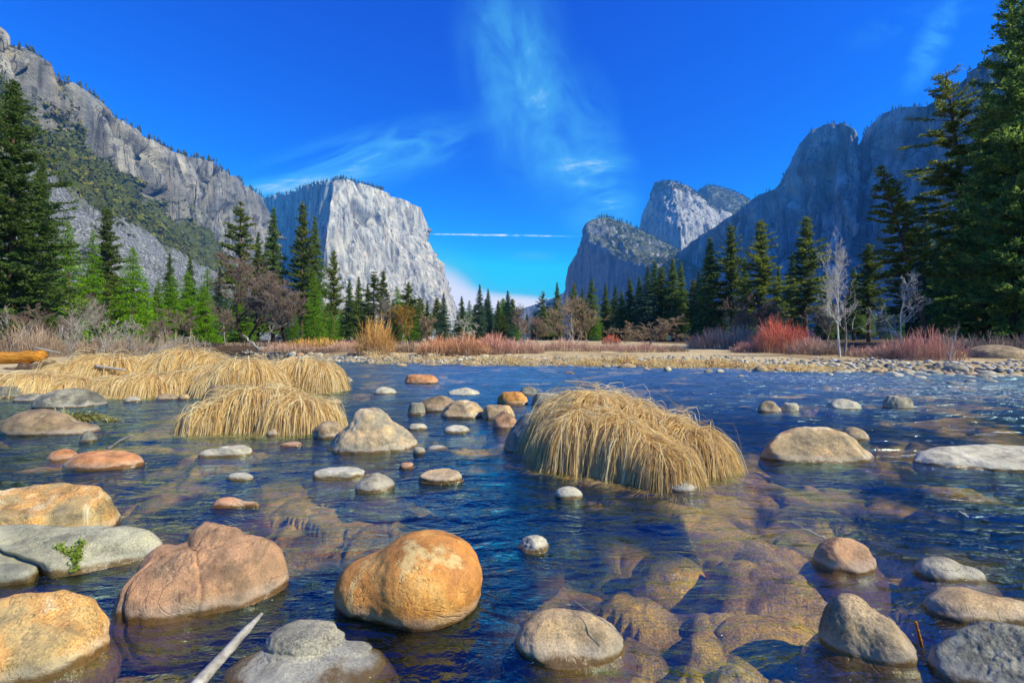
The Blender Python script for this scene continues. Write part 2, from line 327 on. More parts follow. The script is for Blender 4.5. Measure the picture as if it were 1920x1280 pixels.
dp = mth(t, 'MULTIPLY', mth(t, 'MULTIPLY', attr(t, 'depth'), path), 0.5, True)
tcol = ramp(t, dp, [(0.0, (0.97, 0.96, 0.92)), (0.12, (0.88, 0.80, 0.38)), (0.27, (0.50, 0.54, 0.17)), (0.45, (0.05, 0.10, 0.06)), (0.7, (0.006, 0.012, 0.015))])
t.links.new(tcol, tr.inputs[0])
gi = t.nodes.new('ShaderNodeNewGeometry'); dt = N(t, 'ShaderNodeVectorMath', operation='DOT_PRODUCT'); t.links.new(gi.outputs['Incoming'], dt.inputs[0]); t.links.new(nrm, dt.inputs[1])
om = mth(t, 'SUBTRACT', 1.0, mth(t, 'ABSOLUTE', dt.outputs['Value']), True)     # Schlick's approximation, the same from above and below
fac = mth(t, 'ADD', 0.115, mth(t, 'MULTIPLY', 0.88, mth(t, 'POWER', om, 3.4)), True)
mx = t.nodes.new('ShaderNodeMixShader'); t.links.new(fac, mx.inputs[0]); t.links.new(tr.outputs[0], mx.inputs[1]); t.links.new(gl.outputs[0], mx.inputs[2])
foam = attr(t, 'foam'); fn = wnoise(0.5, 1.4, 4, 9.0, 6, 0.72); fn2 = wnoise(0.5, 1.2, 4, 30.0, 4, 0.7)
ff = mth(t, 'MULTIPLY', maprange(t, mth(t, 'ADD', mth(t, 'MULTIPLY', fn, 0.6), mth(t, 'MULTIPLY', fn2, 0.4)), 0.545, 0.60), foam, True)
df = N(t, 'ShaderNodeBsdfDiffuse'); df.inputs[0].default_value = (0.8, 0.82, 0.84, 1)  # white flecks paint in the riffle's foam and its sun glints
m2 = t.nodes.new('ShaderNodeMixShader'); t.links.new(ff, m2.inputs[0]); t.links.new(mx.outputs[0], m2.inputs[1]); t.links.new(df.outputs[0], m2.inputs[2])
t.links.new(m2.outputs[0], out.inputs[0]); M_WATER = m
na2 = 700
ang = np.concatenate([np.linspace(-60, 60, 600), np.linspace(60, 300, na2-600+2)[1:-1]])
rad2 = np.geomspace(0.6, 75, 760)
A, R2 = np.meshgrid(R(1)*ang, rad2, indexing='ij'); X, Y = (R2*np.sin(A)).ravel(), (R2*np.cos(A)).ravel(); R2 = R2.ravel()
d = rivdist(X, Y); P2 = np.stack([X, Y, 0*X], -1)
q = np.stack([X*0.8+Y*0.12, Y*1.9-X*0.2, 0*X], -1)
riff = np.clip((X-2)/4, 0, 1)*np.clip((Y-5)/3, 0, 1)*np.clip((26-Y)/8, 0, 1)
mid_ = np.clip((X/np.maximum(Y, 1)+.42)/.35, 0, 1)*np.clip((Y-3)/7, 0, 1)*(Y > 0)
fade = np.clip(np.abs(d)/0.4, 0.25, 1)
Z = (0.013*fbm(q*1.6, 3, 61)+0.008*fbm(q*5.5, 3, 71)*(R2 < 25)+riff*(0.05*ridged(q*0.9, 3, 81)*(R2 < 60))+mid_*0.05*fbm(q*0.62, 2, 85))*fade
dep = np.clip(-ground_z(X, Y)*1.1+1.6*np.clip(fbm(P2*1.15, 3, 91)+.02, -.45, .6)-np.clip((X+.1)/1.5, 0, 1)*np.clip((8.5-Y)/3, 0, 1)*.42-np.clip((-X-.3)/1.0, 0, 1)*np.clip((9-Y)/3, 0, 1)*.24, 0.05, 1.2)
foam = riff*np.clip(fbm(np.stack([X*.16, Y*.4, 0*X], -1), 3, 95)*2.2+0.42, 0, 1)*np.clip((X-4)/4, 0, 1)
chop = 1.15+0.7*mid_+.4*fbm(P2*np.array([.25, .7, 0]), 3, 97)
V = np.stack([X, Y, Z], -1); F = gridfaces(na2, len(rad2), True); keep = d[F].min(1) < 0.35
v_, f_, a_ = sub(V, F[keep], depth=dep, foam=foam, chop=chop, rough=0.04+0.22*mid_+0.10*np.clip((Y-7)/10, 0, 1)); tag(mk('river_water', v_, f_, M_WATER, attrs=a_), kind='structure')
# ---------------------------------------------------------------- the cliffs
def cliff_mat(name, gran, streak=1.0, green=(0.06, 0.075, 0.02), gslope=(0.45, 0.7), gamt=0.9, talus=False, warm=0.5, bd=6.0):
    m, t, out = newmat(name); p = pos(t)
    n1 = noise(t, p, 0.011, 6, 0.6, 0.5); c = ramp(t, n1, gran)
    s1 = noise(t, pos(t, (1, 1, 0.07)), 0.04, 5, 0.6, 0.3); s2 = noise(t, pos(t, (1, 1, 0.06)), 0.022, 5, 0.6, 0.8)
    c = mixc(t, 0.85*streak, c, ramp(t, s1, [(0.34, (0.16, 0.165, 0.18)), (0.47, (0.85, 0.85, 0.85)), (0.66, (1.45, 1.4, 1.3))]), 'MULTIPLY')
    ck = noise(t, pos(t, (1, 1, 0.16)), 0.012, 4, 0.7, 1.2); ckl = mth(t, 'ABSOLUTE', mth(t, 'SUBTRACT', ck, 0.5)); c = mixc(t, maprange(t, ckl, 0.003, 0.014, 0.9, 0), c, (0.05, 0.052, 0.06))
    ck2 = noise(t, pos(t, (0.5, 0.5, 1.3)), 0.012, 4, 0.7, 1.0); ckm = mth(t, 'ABSOLUTE', mth(t, 'SUBTRACT', ck2, 0.5)); c = mixc(t, maprange(t, ckm, 0.002, 0.010, 0.45*streak, 0), c, (0.09, 0.088, 0.08))
    c = mixc(t, maprange(t, s2, 0.56, 0.7, 0, warm), c, (0.50, 0.36, 0.24)); c = mixc(t, maprange(t, s2, 0.44, 0.34, 0, 0.6*streak), c, (0.16, 0.165, 0.18))
    n2 = noise(t, p, 0.09, 6, 0.7); c = mixc(t, 0.4, c, ramp(t, n2, [(0.32, (0.45, 0.45, 0.47)), (0.55, (1, 1, 1)), (0.7, (1.3, 1.28, 1.25))]), 'MULTIPLY')
    g = t.nodes.new('ShaderNodeNewGeometry'); sn = t.nodes.new('ShaderNodeSeparateXYZ'); t.links.new(g.outputs['Normal'], sn.inputs[0])
    gg = mth(t, 'ADD', sn.outputs[2], mth(t, 'MULTIPLY', mth(t, 'SUBTRACT', n2, 0.5), 0.9))
    gm = maprange(t, gg, gslope[0], gslope[1], 0, gamt)
    gc = mixc(t, noise(t, p, 0.06, 6, 0.7), tuple(x*0.55 for x in green), tuple(x*1.9 for x in green))
    if talus:
        v = mth(t, 'ADD', attr(t, 'vv'), mth(t, 'MULTIPLY', mth(t, 'SUBTRACT', n1, 0.5), 0.22))
        tl = maprange(t, v, 0.63, 0.69); tn = noise(t, p, 0.28, 6, 0.8)
        tcx = ramp(t, tn, [(0.34, (0.035, 0.035, 0.04)), (0.5, (0.18, 0.18, 0.185)), (0.64, (0.46, 0.46, 0.45))])
        on = maprange(t, v, 0.385, 0.42); gm = mth(t, 'MAXIMUM', mth(t, 'MULTIPLY', gm, 0.55), on)
        gc = mixc(t, tl, gc, tcx); gc = mixc(t, mth(t, 'MULTIPLY', maprange(t, n2, 0.5, 0.6), 0.15), gc, (0.2, 0.18, 0.14))
    c = mixc(t, gm, c, gc)
    hb = mth(t, 'ADD', mth(t, 'MULTIPLY', s1, 1.2), mth(t, 'ADD', n2, mth(t, 'MULTIPLY', noise(t, p, 0.3, 5, 0.7), 0.5)))
    princ(t, out, c, 0.9, bump(t, hb, 0.8, bd), 0.15)
    return m
def mountain(name, st, rows, nu, nv, mat, disp, seed, back=0.10, cramp=0.10):
    "st: stations (px, py, Y) from crest to toe; lofted, cut by ribs and ledges, closed behind"
    S = np.array([[at(*q) for q in s] for s in st])              # station, row, xyz
    ns = len(S); L = np.r_[0, np.cumsum(np.linalg.norm(np.diff(np.array([[q[0] for q in s][0] for s in st], float)[:, None], axis=0), axis=1)+6)]
    uu = np.interp(np.linspace(0, 1, nu), L/L[-1], np.arange(ns)); i = np.minimum(uu.astype(int), ns-2); f = (uu-i)[:, None, None]
    C = S[i]*(1-f)+S[i+1]*f
    vv = np.linspace(0, 1, nv); r = np.interp(vv, rows, np.arange(len(rows))); j = np.minimum(r.astype(int), len(rows)-2); g = (r-j)[None, :, None]
    G = C[:, j]*(1-g)+C[:, j+1]*g
    du = np.gradient(G, axis=0); dv = np.gradient(G, axis=1); n = np.cross(du, dv); n /= np.linalg.norm(n, axis=2, keepdims=True)+1e-9
    n *= np.sign((n*(np.array([0, 0, 200])-G)).sum(2, keepdims=True))
    P = G.reshape(-1, 3); D = np.zeros(len(P))
    for (kind, sx_, sz_, amp, o) in disp:
        Q = P/np.array([sx_, sx_, sz_]); D += amp*(ridged(Q, o, seed) if kind == 'r' else -np.clip(ridged(Q+0.35*fbm(Q*1.7, 2, seed+3)[:, None], o, seed)-0.28, 0, 1)**1.2*2.2 if kind == 'c' else fbm(Q, o, seed+7)); seed += 5
    vfl = np.tile(vv, nu); D *= np.where(vfl < rows[1], 1.0, np.clip(1-(vfl-rows[1])/0.12, 0.22, 1)) if len(rows) > 2 else 1.0
    D *= 0.2+0.8*np.clip(vfl/cramp, 0, 1)
    P = P+n.reshape(-1, 3)*D[:, None]
    G = P.reshape(nu, nv, 3)
    # behind the crest: a shoulder, then the far side down into the ground
    away = G[:, :1]*np.array([1, 1, 0]); away /= np.linalg.norm(away, axis=2, keepdims=True)
    dist = np.linalg.norm(G[:, :1, :2], axis=2)[..., None]
    H = G[:, 0:1, 2:3]
    cr = fbm((G[:, 0]/60), 3, seed)[:, None, None]
    b = [G[:, :1]+away*dist*k+np.concatenate([0*H, 0*H, (H*dz)+np.where(k > 0, 1, 0)*cr*0], 2) for k, dz in ((back*3, -1.05), (back*1.6, -0.45), (back*.5, -0.10))]
    G = np.concatenate(b+[G], 1); V = G.reshape(-1, 3); vv2 = np.tile(np.r_[-.3, -.2, -.1, vv], nu)
    o = mk(name, V, gridfaces(nu, nv+3), mat, attrs={'vv': vv2})
    tag(o, kind='structure'); return G[:, 3:], vv
M_LEFT = cliff_mat('left_wall_granite', [(0.3, (0.15, 0.145, 0.14)), (0.5, (0.28, 0.26, 0.23)), (0.7, (0.43, 0.38, 0.31))], green=(0.065, 0.075, 0.010), gslope=(0.62, 0.85), talus=True)
LEFT = [[(-520, -260, 470), (-520, -60, 420), (-450, 150, 300), (-380, 650, 130)],
        [(-180, -60, 600), (-170, 70, 540), (-130, 230, 400), (-140, 650, 210)],
        [(0, 57, 720), (-5, 165, 640), (40, 270, 480), (60, 646, 280)],
        [(60, 95, 790), (50, 205, 700), (90, 305, 540), (115, 644, 320)],
        [(100, 128, 850), (95, 245, 770), (150, 352, 610), (170, 644, 370)],
        [(150, 165, 920), (150, 275, 850), (205, 390, 690), (225, 642, 410)],
        [(200, 205, 1000), (205, 315, 930), (260, 420, 770), (280, 642, 460)],
        [(255, 245, 1100), (255, 365, 1020), (310, 452, 860), (320, 640, 530)],
        [(300, 272, 1200), (300, 400, 1120), (345, 472, 950), (360, 640, 600)],
        [(322, 285, 1270), (325, 415, 1190), (365, 482, 1000), (385, 640, 660)],
        [(345, 292, 1370), (350, 428, 1290), (385, 492, 1060), (410, 640, 720)],
        [(372, 297, 1400), (375, 445, 1340), (405, 502, 1120), (435, 640, 790)],
        [(402, 304, 1450), (405, 465, 1400), (425, 514, 1200), (455, 640, 850)],
        [(430, 325, 1560), (432, 490, 1500), (450, 530, 1300), (478, 638, 950)],
        [(470, 355, 1720), (470, 510, 1660), (480, 545, 1480), (500, 638, 1100)],
        [(490, 370, 1800), (494, 520, 1750), (500, 560, 1560), (515, 638, 1250)],
        [(497, 385, 2100), (505, 530, 2050), (510, 570, 1900), (530, 638, 1700)],
        [(490, 400, 2700), (500, 540, 2650), (510, 580, 2500), (530, 638, 2400)]]
LG, LV = mountain('mountain_left', LEFT, [0, 0.40, 0.64, 1.0], 620, 300, M_LEFT,
    [('r', 160, 900, 40, 2), ('c', 95, 600, 80, 2), ('c', 40, 260, 26, 2), ('r', 220, 55, 9, 2), ('f', 26, 50, 7, 3), ('f', 9, 14, 2.5, 3)], 101)
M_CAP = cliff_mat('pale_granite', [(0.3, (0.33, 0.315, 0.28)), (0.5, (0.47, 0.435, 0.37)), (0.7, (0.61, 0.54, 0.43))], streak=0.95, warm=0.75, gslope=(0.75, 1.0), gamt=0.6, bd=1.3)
CAP = [[(440, 385, 3700), (440, 440, 3650), (440, 500, 3600), (440, 640, 3550)],
       [(500, 369, 3450), (500, 420, 3420), (500, 500, 3380), (500, 640, 3300)],
       [(540, 362, 3150), (540, 420, 3100), (540, 500, 3050), (540, 640, 2950)],
       [(575, 350, 2800), (572, 420, 2750), (570, 500, 2700), (565, 640, 2600)],
       [(600, 343, 2560), (597, 400, 2480), (585, 500, 2380), (560, 640, 2250)],
       [(622, 338, 2480), (618, 400, 2380), (604, 500, 2280), (585, 640, 2150)],
       [(650, 335, 2520), (648, 400, 2430), (640, 500, 2330), (640, 640, 2200)],
       [(690, 348, 2640), (690, 400, 2560), (695, 500, 2450), (715, 640, 2300)],
       [(730, 362, 2760), (733, 400, 2700), (745, 500, 2580), (790, 640, 2400)],
       [(765, 377, 2880), (768, 410, 2840), (790, 500, 2700), (840, 640, 2480)],
       [(786, 388, 2980), (789, 432, 2960), (828, 498, 2850), (872, 640, 2600)],
       [(785, 390, 3250), (788, 436, 3230), (826, 502, 3100), (870, 640, 2900)],
       [(770, 395, 3800), (775, 445, 3780), (815, 510, 3700), (860, 640, 3600)]]
CG, CV = mountain('mountain_centre', CAP, [0, 0.18, 0.5, 1.0], 460, 260, M_CAP,
    [('f', 170, 900, 26, 2), ('c', 130, 1100, 95, 2), ('c', 60, 900, 11, 2), ('f', 40, 320, 4, 3), ('f', 14, 60, 2, 3)], 211, cramp=.3)
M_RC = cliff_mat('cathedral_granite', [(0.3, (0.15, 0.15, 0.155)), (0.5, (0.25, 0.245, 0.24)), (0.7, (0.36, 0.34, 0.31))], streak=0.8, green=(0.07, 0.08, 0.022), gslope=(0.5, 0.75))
C1 = [[(1040, 640, 3000), (1040, 640, 2980), (1040, 640, 2960), (1040, 645, 2940)],
      [(1062, 560, 2860), (1062, 580, 2840), (1062, 610, 2820), (1062, 645, 2800)],
      [(1070, 495, 2760), (1068, 520, 2720), (1065, 580, 2700), (1064, 645, 2670)],
      [(1087, 468, 2660), (1082, 505, 2600), (1078, 580, 2570), (1075, 645, 2540)],
      [(1107, 414, 2640), (1102, 455, 2490), (1098, 560, 2450), (1095, 645, 2400)],
      [(1130, 408, 2700), (1135, 470, 2330), (1137, 560, 2280), (1140, 645, 2230)],
      [(1165, 415, 2760), (1180, 495, 2150), (1185, 570, 2100), (1190, 645, 2050)],
      [(1200, 433, 2800), (1225, 505, 2030), (1230, 580, 1980), (1235, 645, 1930)],
      [(1240, 455, 2820), (1260, 505, 1960), (1265, 580, 1900), (1270, 645, 1850)],
      [(1275, 474, 2840), (1290, 505, 1920), (1300, 580, 1860), (1310, 645, 1800)],
      [(1340, 500, 2860), (1345, 520, 2000), (1350, 580, 1950), (1360, 645, 1900)]]
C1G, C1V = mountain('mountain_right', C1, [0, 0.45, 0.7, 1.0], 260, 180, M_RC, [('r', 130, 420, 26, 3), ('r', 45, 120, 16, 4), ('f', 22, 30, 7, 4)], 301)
M_RC2 = cliff_mat('spire_granite', [(0.3, (0.34, 0.33, 0.33)), (0.5, (0.47, 0.44, 0.41)), (0.7, (0.58, 0.52, 0.46))], streak=0.6, green=(0.07, 0.08, 0.022), gslope=(0.72, 0.92), warm=0.6)
C2 = [[(1180, 640, 3600), (1180, 640, 3580), (1180, 645, 3560)],
      [(1197, 430, 3450), (1195, 440, 3400), (1190, 600, 3350)],
      [(1204, 400, 3350), (1203, 425, 3300), (1200, 600, 3250)],
      [(1218, 370, 3250), (1214, 430, 3150), (1210, 600, 3100)],
      [(1225, 345, 3180), (1226, 420, 3020), (1225, 600, 2950)],
      [(1240, 339, 3120), (1250, 420, 2900), (1250, 600, 2840)],
      [(1258, 338, 3080), (1276, 420, 2820), (1280, 600, 2760)],
      [(1285, 347, 3120), (1300, 420, 2880), (1310, 600, 2800)],
      [(1305, 360, 3180), (1330, 420, 2960), (1340, 600, 2860)],
      [(1330, 380, 3260), (1355, 425, 3080), (1365, 600, 2960)],
      [(1358, 395, 3350), (1385, 430, 3220), (1395, 600, 3100)],
      [(1400, 410, 3500), (1430, 440, 3400), (1450, 600, 3300)]]
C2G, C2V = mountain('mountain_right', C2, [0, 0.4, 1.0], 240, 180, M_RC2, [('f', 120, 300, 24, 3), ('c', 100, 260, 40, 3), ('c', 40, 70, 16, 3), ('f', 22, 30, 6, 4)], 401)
M_RC3 = cliff_mat('wooded_ridge', [(0.3, (0.22, 0.22, 0.22)), (0.5, (0.32, 0.31, 0.30)), (0.7, (0.42, 0.40, 0.37))], green=(0.06, 0.07, 0.02), gslope=(0.1, 0.4))
C3 = [[(1290, 480, 3784), (1290, 500, 3696), (1290, 640, 3520)], [(1308, 358, 3696), (1310, 400, 3520), (1310, 640, 3344)],
      [(1325, 349, 3652), (1330, 395, 3432), (1330, 640, 3256)], [(1350, 352, 3652), (1355, 400, 3414), (1355, 640, 3256)],
      [(1380, 361, 3652), (1385, 405, 3414), (1385, 640, 3256)], [(1402, 374, 3652), (1410, 410, 3432), (1410, 640, 3256)], [(1480, 430, 3784), (1480, 450, 3608), (1480, 640, 3520)]]
C3G, C3V = mountain('mountain_right', C3, [0, 0.4, 1.0], 140, 90, M_RC3, [('r', 110, 150, 26, 3), ('f', 40, 40, 14, 4)], 501)
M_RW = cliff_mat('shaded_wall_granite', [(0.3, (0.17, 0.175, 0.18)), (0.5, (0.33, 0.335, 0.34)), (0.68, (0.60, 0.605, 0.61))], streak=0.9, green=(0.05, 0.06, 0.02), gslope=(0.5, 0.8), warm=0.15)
RW = [[(1180, 560, 2300), (1180, 570, 2250), (1180, 645, 2200)],
      [(1225, 515, 2180), (1220, 570, 2120), (1220, 645, 2050)],
      [(1268, 475, 2060), (1262, 560, 2000), (1260, 645, 1900)],
      [(1298, 450, 1980), (1295, 540, 1900), (1290, 645, 1800)],
      [(1345, 418, 1880), (1340, 530, 1790), (1335, 645, 1680)],
      [(1400, 382, 1780), (1395, 520, 1690), (1390, 645, 1580)],
      [(1425, 364, 1740), (1420, 510, 1640), (1415, 645, 1530)],
      [(1452, 349, 1700), (1450, 500, 1600), (1445, 645, 1480)],
      [(1480, 308, 1680), (1478, 490, 1560), (1475, 645, 1440)],
      [(1500, 268, 1660), (1500, 480, 1530), (1500, 645, 1400)],
      [(1522, 244, 1640), (1525, 470, 1500), (1530, 645, 1370)],
      [(1548, 233, 1610), (1555, 460, 1470), (1560, 645, 1340)],
      [(1580, 231, 1560), (1590, 460, 1430), (1600, 645, 1300)],
      [(1603, 243, 1530), (1612, 460, 1420), (1630, 645, 1280)],
      [(1608, 275, 1600), (1618, 460, 1450), (1645, 645, 1270)],
      [(1622, 243, 1580), (1632, 460, 1440), (1660, 645, 1240)],
      [(1655, 214, 1500), (1665, 440, 1370), (1690, 645, 1180)],
      [(1688, 202, 1420), (1700, 430, 1300), (1730, 645, 1120)],
      [(1725, 199, 1340), (1740, 420, 1220), (1770, 645, 1050)],
      [(1760, 180, 1260), (1780, 400, 1140), (1820, 645, 960)],
      [(1800, 148, 1160), (1830, 380, 1040), (1880, 645, 860)],
      [(1850, 105, 1050), (1890, 350, 940), (1960, 645, 760)],
      [(1930, 50, 930), (1980, 320, 830), (2080, 645, 640)],
      [(2100, -60, 780), (2180, 280, 680), (2350, 645, 480)],
      [(2500, -200, 600), (2600, 250, 520), (2900, 645, 330)]]
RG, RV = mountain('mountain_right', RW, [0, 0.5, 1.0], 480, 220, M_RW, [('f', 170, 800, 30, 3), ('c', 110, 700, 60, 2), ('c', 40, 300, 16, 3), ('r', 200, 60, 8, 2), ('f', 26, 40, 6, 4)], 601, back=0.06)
# far blue ridge closing the valley
FR = [[(820, 600, 4500), (820, 645, 4400)], [(960, 585, 4500), (960, 645, 4400)], [(1000, 572, 4500), (1000, 645, 4400)], [(1035, 560, 4500), (1035, 645, 4400)], [(1075, 540, 4500), (1075, 645, 4400)], [(1160, 530, 4500), (1160, 645, 4400)]]
mountain('mountain_far', FR, [0, 1.0], 120, 50, M_RC3, [('r', 300, 300, 60, 4), ('f', 90, 90, 30, 4)], 701)
# ---------------------------------------------------------------- stones
_ico = {}
def ico(n):
    if n not in _ico:
        b = bmesh.new(); bmesh.ops.create_icosphere(b, subdivisions=n, radius=1.0)
        _ico[n] = (np.array([v.co[:] for v in b.verts]), np.array([[v.index for v in f.verts] for f in b.faces])); b.free()
    return _ico[n]
def stone_shape(sub, seed, lobes=None, cuts=(), nz=0.10, freq=1.6, k=0.18, flat=0.0, fine=0.02, groove=None):
    "a star-shaped lump: ellipsoids melted together, cut by planes, weathered"
    D, F = ico(sub); D = D/np.linalg.norm(D, axis=1, keepdims=True)
    lobes = lobes or [(0, 0, 0, 1, 1, 1)]
    def field(P):
        f = None
        for (cx, cy, cz, rx, ry, rz, *rot) in lobes:
            Q = P-np.array([cx, cy, cz])
            if rot:
                c, s = math.cos(R(rot[0])), math.sin(R(rot[0])); Q = np.stack([Q[:, 0]*c+Q[:, 1]*s, -Q[:, 0]*s+Q[:, 1]*c, Q[:, 2]], -1)
            g = (np.linalg.norm(Q/np.array([rx, ry, rz]), axis=1)-1)*min(rx, ry, rz)
            if f is None: f = g
            else:
                h = np.clip(0.5+0.5*(g-f)/k, 0, 1); f = g*(1-h)+f*h-k*h*(1-h)
        return f
    r = np.full(len(D), 0.05); done = np.zeros(len(D), bool)
    for t in np.linspace(2.4, 0.05, 80):
        f = field(D*t); new = (f < 0) & ~done; r[new] = t; done |= new
    lo, hi = r, r+2.35/79
    for _ in range(7):
        m_ = (lo+hi)/2; ins = field(D*m_[:, None]) < 0; lo = np.where(ins, m_, lo); hi = np.where(ins, hi, m_)
    r = lo
    for (nx, ny, nz_, dd) in cuts:
        nn = np.array([nx, ny, nz_], float); nn /= np.linalg.norm(nn); c = D@nn
        lim = np.where(c > 0.05, dd/np.maximum(c, 0.05), 9); kk = 0.05; h = np.clip(0.5+0.5*(lim-r)/kk, 0, 1)
        r = lim*(1-h)+r*h-kk*h*(1-h)
    o = seed*13.7
    r = r*(1+nz*fbm(D*freq+o, 3, seed)+nz*0.45*fbm(D*freq*2.7+o, 3, seed+3))+fine*fbm(D*9+o, 4, seed+9)
    V = D*r[:, None]
    if groove is not None:
        for (nx, ny, nz_, dd, depth, wd) in groove:
            nn = np.array([nx, ny, nz_], float); nn /= np.linalg.norm(nn)
            q = np.abs(V@nn-dd+0.05*fbm(V*3+o, 3, seed+4)); V = V*(1-depth*np.exp(-(q/wd)**2)*(D[:, 2:3].ravel() > -0.3))[:, None]
    if flat: V[:, 2] = np.where(V[:, 2] > 0, np.sign(V[:, 2])*np.abs(V[:, 2])**(1-flat*0.5), V[:, 2])
    return V, F
def fit_stone(V, xl, xr, yt, yb, ratio=0.8, sink=0.0, zmin=-0.36, floor=0.0):
    "scale and move so that the part above the water spans these photo columns and rows"
    V = V-np.array([0, 0, sink]); Y = EYE*FOC/(yb-640); a = (xr-xl)/2/FOC*Y
    S = np.array([a, a*ratio, a*0.6]); C = np.array([((xl+xr)/2-960)/FOC*Y, Y+a*ratio*0.9, floor])
    def proj(P): return 960+FOC*P[:, 0]/P[:, 1], 640-FOC*(P[:, 2]-EYE)/P[:, 1]
    for _ in range(14):
        P = V*S+C; P = P[P[:, 2] > floor-0.003]
        if not len(P): break
        px, py = proj(P); w = px.max()-px.min(); yc = C[1]
        S[0] *= np.clip((xr-xl)/w, 0.6, 1.6); S[1] = S[0]*ratio
        C[0] += ((xl+xr)-(px.max()+px.min()))/2/FOC*yc
        pb = py.max(); C[1] += 0.8*(EYE-floor)*FOC*(1/(yb-640)-1/(pb-640)); C[1] = max(C[1], 0.7)
        S[2] = np.clip(S[2]+0.6*(py.min()-yt)/FOC*C[1]/max(V[:, 2].max(), 0.1), a*0.05, a*3)
    P = V*S; fl_ = np.clip(0.33/max(S[0], .05)-.6, 0, 1.5); lowest = P[:, 2].min(); need = zmin-C[2]
    if lowest > need: P[:, 2] = np.where(P[:, 2] < -0.01, P[:, 2]*need/lowest, P[:, 2])
    f_ = np.clip(-P[:, 2]/0.36, 0, 1)**.7*fl_; P[:, :2] *= (1+f_)[:, None]
    return P, C
GR = [(0.3, (0.17, 0.16, 0.15)), (0.5, (0.30, 0.28, 0.25)), (0.7, (0.42, 0.39, 0.34))]
MS = dict(
    orange=rock_mat('orange_boulder', [(0.28, (0.36, 0.17, 0.07)), (0.45, (0.50, 0.22, 0.06)), (0.58, (0.60, 0.33, 0.11)), (0.75, (0.66, 0.44, 0.22))], 1.0, 3.2, 0.45, (0.10, 0.055, 0.03), 0.75),
    yellow=rock_mat('ochre_boulder', [(0.3, (0.24, 0.20, 0.14)), (0.44, (0.42, 0.31, 0.16)), (0.55, (0.54, 0.30, 0.11)), (0.72, (0.64, 0.58, 0.44))], 1.0, 3.4, 0.6, (0.14, 0.11, 0.08), 0.7),
    pink=rock_mat('pink_brown_boulder', [(0.3, (0.22, 0.16, 0.12)), (0.47, (0.36, 0.22, 0.15)), (0.6, (0.46, 0.26, 0.16)), (0.75, (0.44, 0.38, 0.28))], 1.0, 2.6, 0.4, (0.10, 0.08, 0.06), 0.6),
    grey=rock_mat('grey_boulder', GR, 1.0, 2.4, 0.55),
    dark=rock_mat('dark_grey_boulder', [(0.3, (0.09, 0.09, 0.09)), (0.5, (0.19, 0.19, 0.18)), (0.7, (0.32, 0.31, 0.28))], 1.0, 2.6, 0.65, (0.03, 0.03, 0.03), 0.7),
    green=rock_mat('green_grey_slab', [(0.3, (0.20, 0.21, 0.17)), (0.5, (0.30, 0.30, 0.25)), (0.7, (0.40, 0.40, 0.34))], 1.0, 2.2, 0.55),
    tan=rock_mat('tan_boulder', [(0.3, (0.24, 0.19, 0.14)), (0.45, (0.38, 0.29, 0.20)), (0.6, (0.46, 0.32, 0.19)), (0.75, (0.52, 0.44, 0.34))], 1.0, 3.0, 0.5, (0.09, 0.07, 0.06), 0.6),
    brown=rock_mat('brown_boulder', [(0.3, (0.15, 0.11, 0.08)), (0.5, (0.27, 0.20, 0.14)), (0.7, (0.38, 0.30, 0.22))], 1.0, 2.8, 0.55),
    pale=rock_mat('pale_stone', [(0.3, (0.34, 0.33, 0.30)), (0.5, (0.46, 0.44, 0.40)), (0.7, (0.56, 0.54, 0.50))], 1.0, 2.6, 0.5, (0.14, 0.13, 0.12), 0.5),
    red=rock_mat('rust_red_slab', [(0.3, (0.34, 0.16, 0.09)), (0.5, (0.50, 0.23, 0.11)), (0.7, (0.58, 0.34, 0.20))], 1.0, 2.4, 0.4),
    cap=rock_mat('two_tone_boulder', [(0.3, (0.17, 0.16, 0.15)), (0.47, (0.30, 0.27, 0.23)), (0.58, (0.50, 0.37, 0.24)), (0.72, (0.52, 0.44, 0.34))], 1.0, 1.5, 0.6, (0.05, 0.045, 0.04), 0.8))
def stone(name, label, bbox, mat, seed, ratio=0.8, sub=5, sink=0.0, cat='rock', group=None, **kw):
    zmin = kw.pop('zmin', -0.36); fl = kw.pop('floor', 0.0)
    V, F = stone_shape(sub, seed, **kw); P, C = fit_stone(V, *bbox, ratio=ratio, sink=sink, zmin=zmin, floor=fl)
    o = mk(name, P, F, MS[mat], loc=C); tag(o, label, cat, group); return o
B = 'boulder'
# the near ones
stone(B, 'big flat topped boulder stained ochre and white behind the mossy grey slab', (-95, 227, 904, 1030), 'yellow', 3, .62, 6, lobes=[(0, 0, 0, 1, 1, .9), (.45, -.1, .1, .55, .7, .75)], cuts=[(0.05, -.15, 1, .62)], nz=.07)
slab = stone('boulder', 'low grey green slab with a patch of bright moss, at the left edge', (-230, 308, 982, 1100), 'green', 5, .42, 6, lobes=[(-.2, -.1, 0, 1, 1, .6), (.55, .25, 0, .5, .5, .5), (-.1, -.5, -.05, .55, .5, .45)], cuts=[(.1, -.35, 1, .5)], nz=.10, groove=[(.6, .8, .1, -.45, .35, .05)])
stone(B, 'large ochre and white speckled boulder in the bottom left corner', (-150, 207, 1104, 1300), 'yellow', 7, .62, 6, lobes=[(0, 0, 0, 1, 1, .8), (.4, .2, .05, .5, .7, .7)], cuts=[(.15, -.35, 1, .62)], nz=.08)
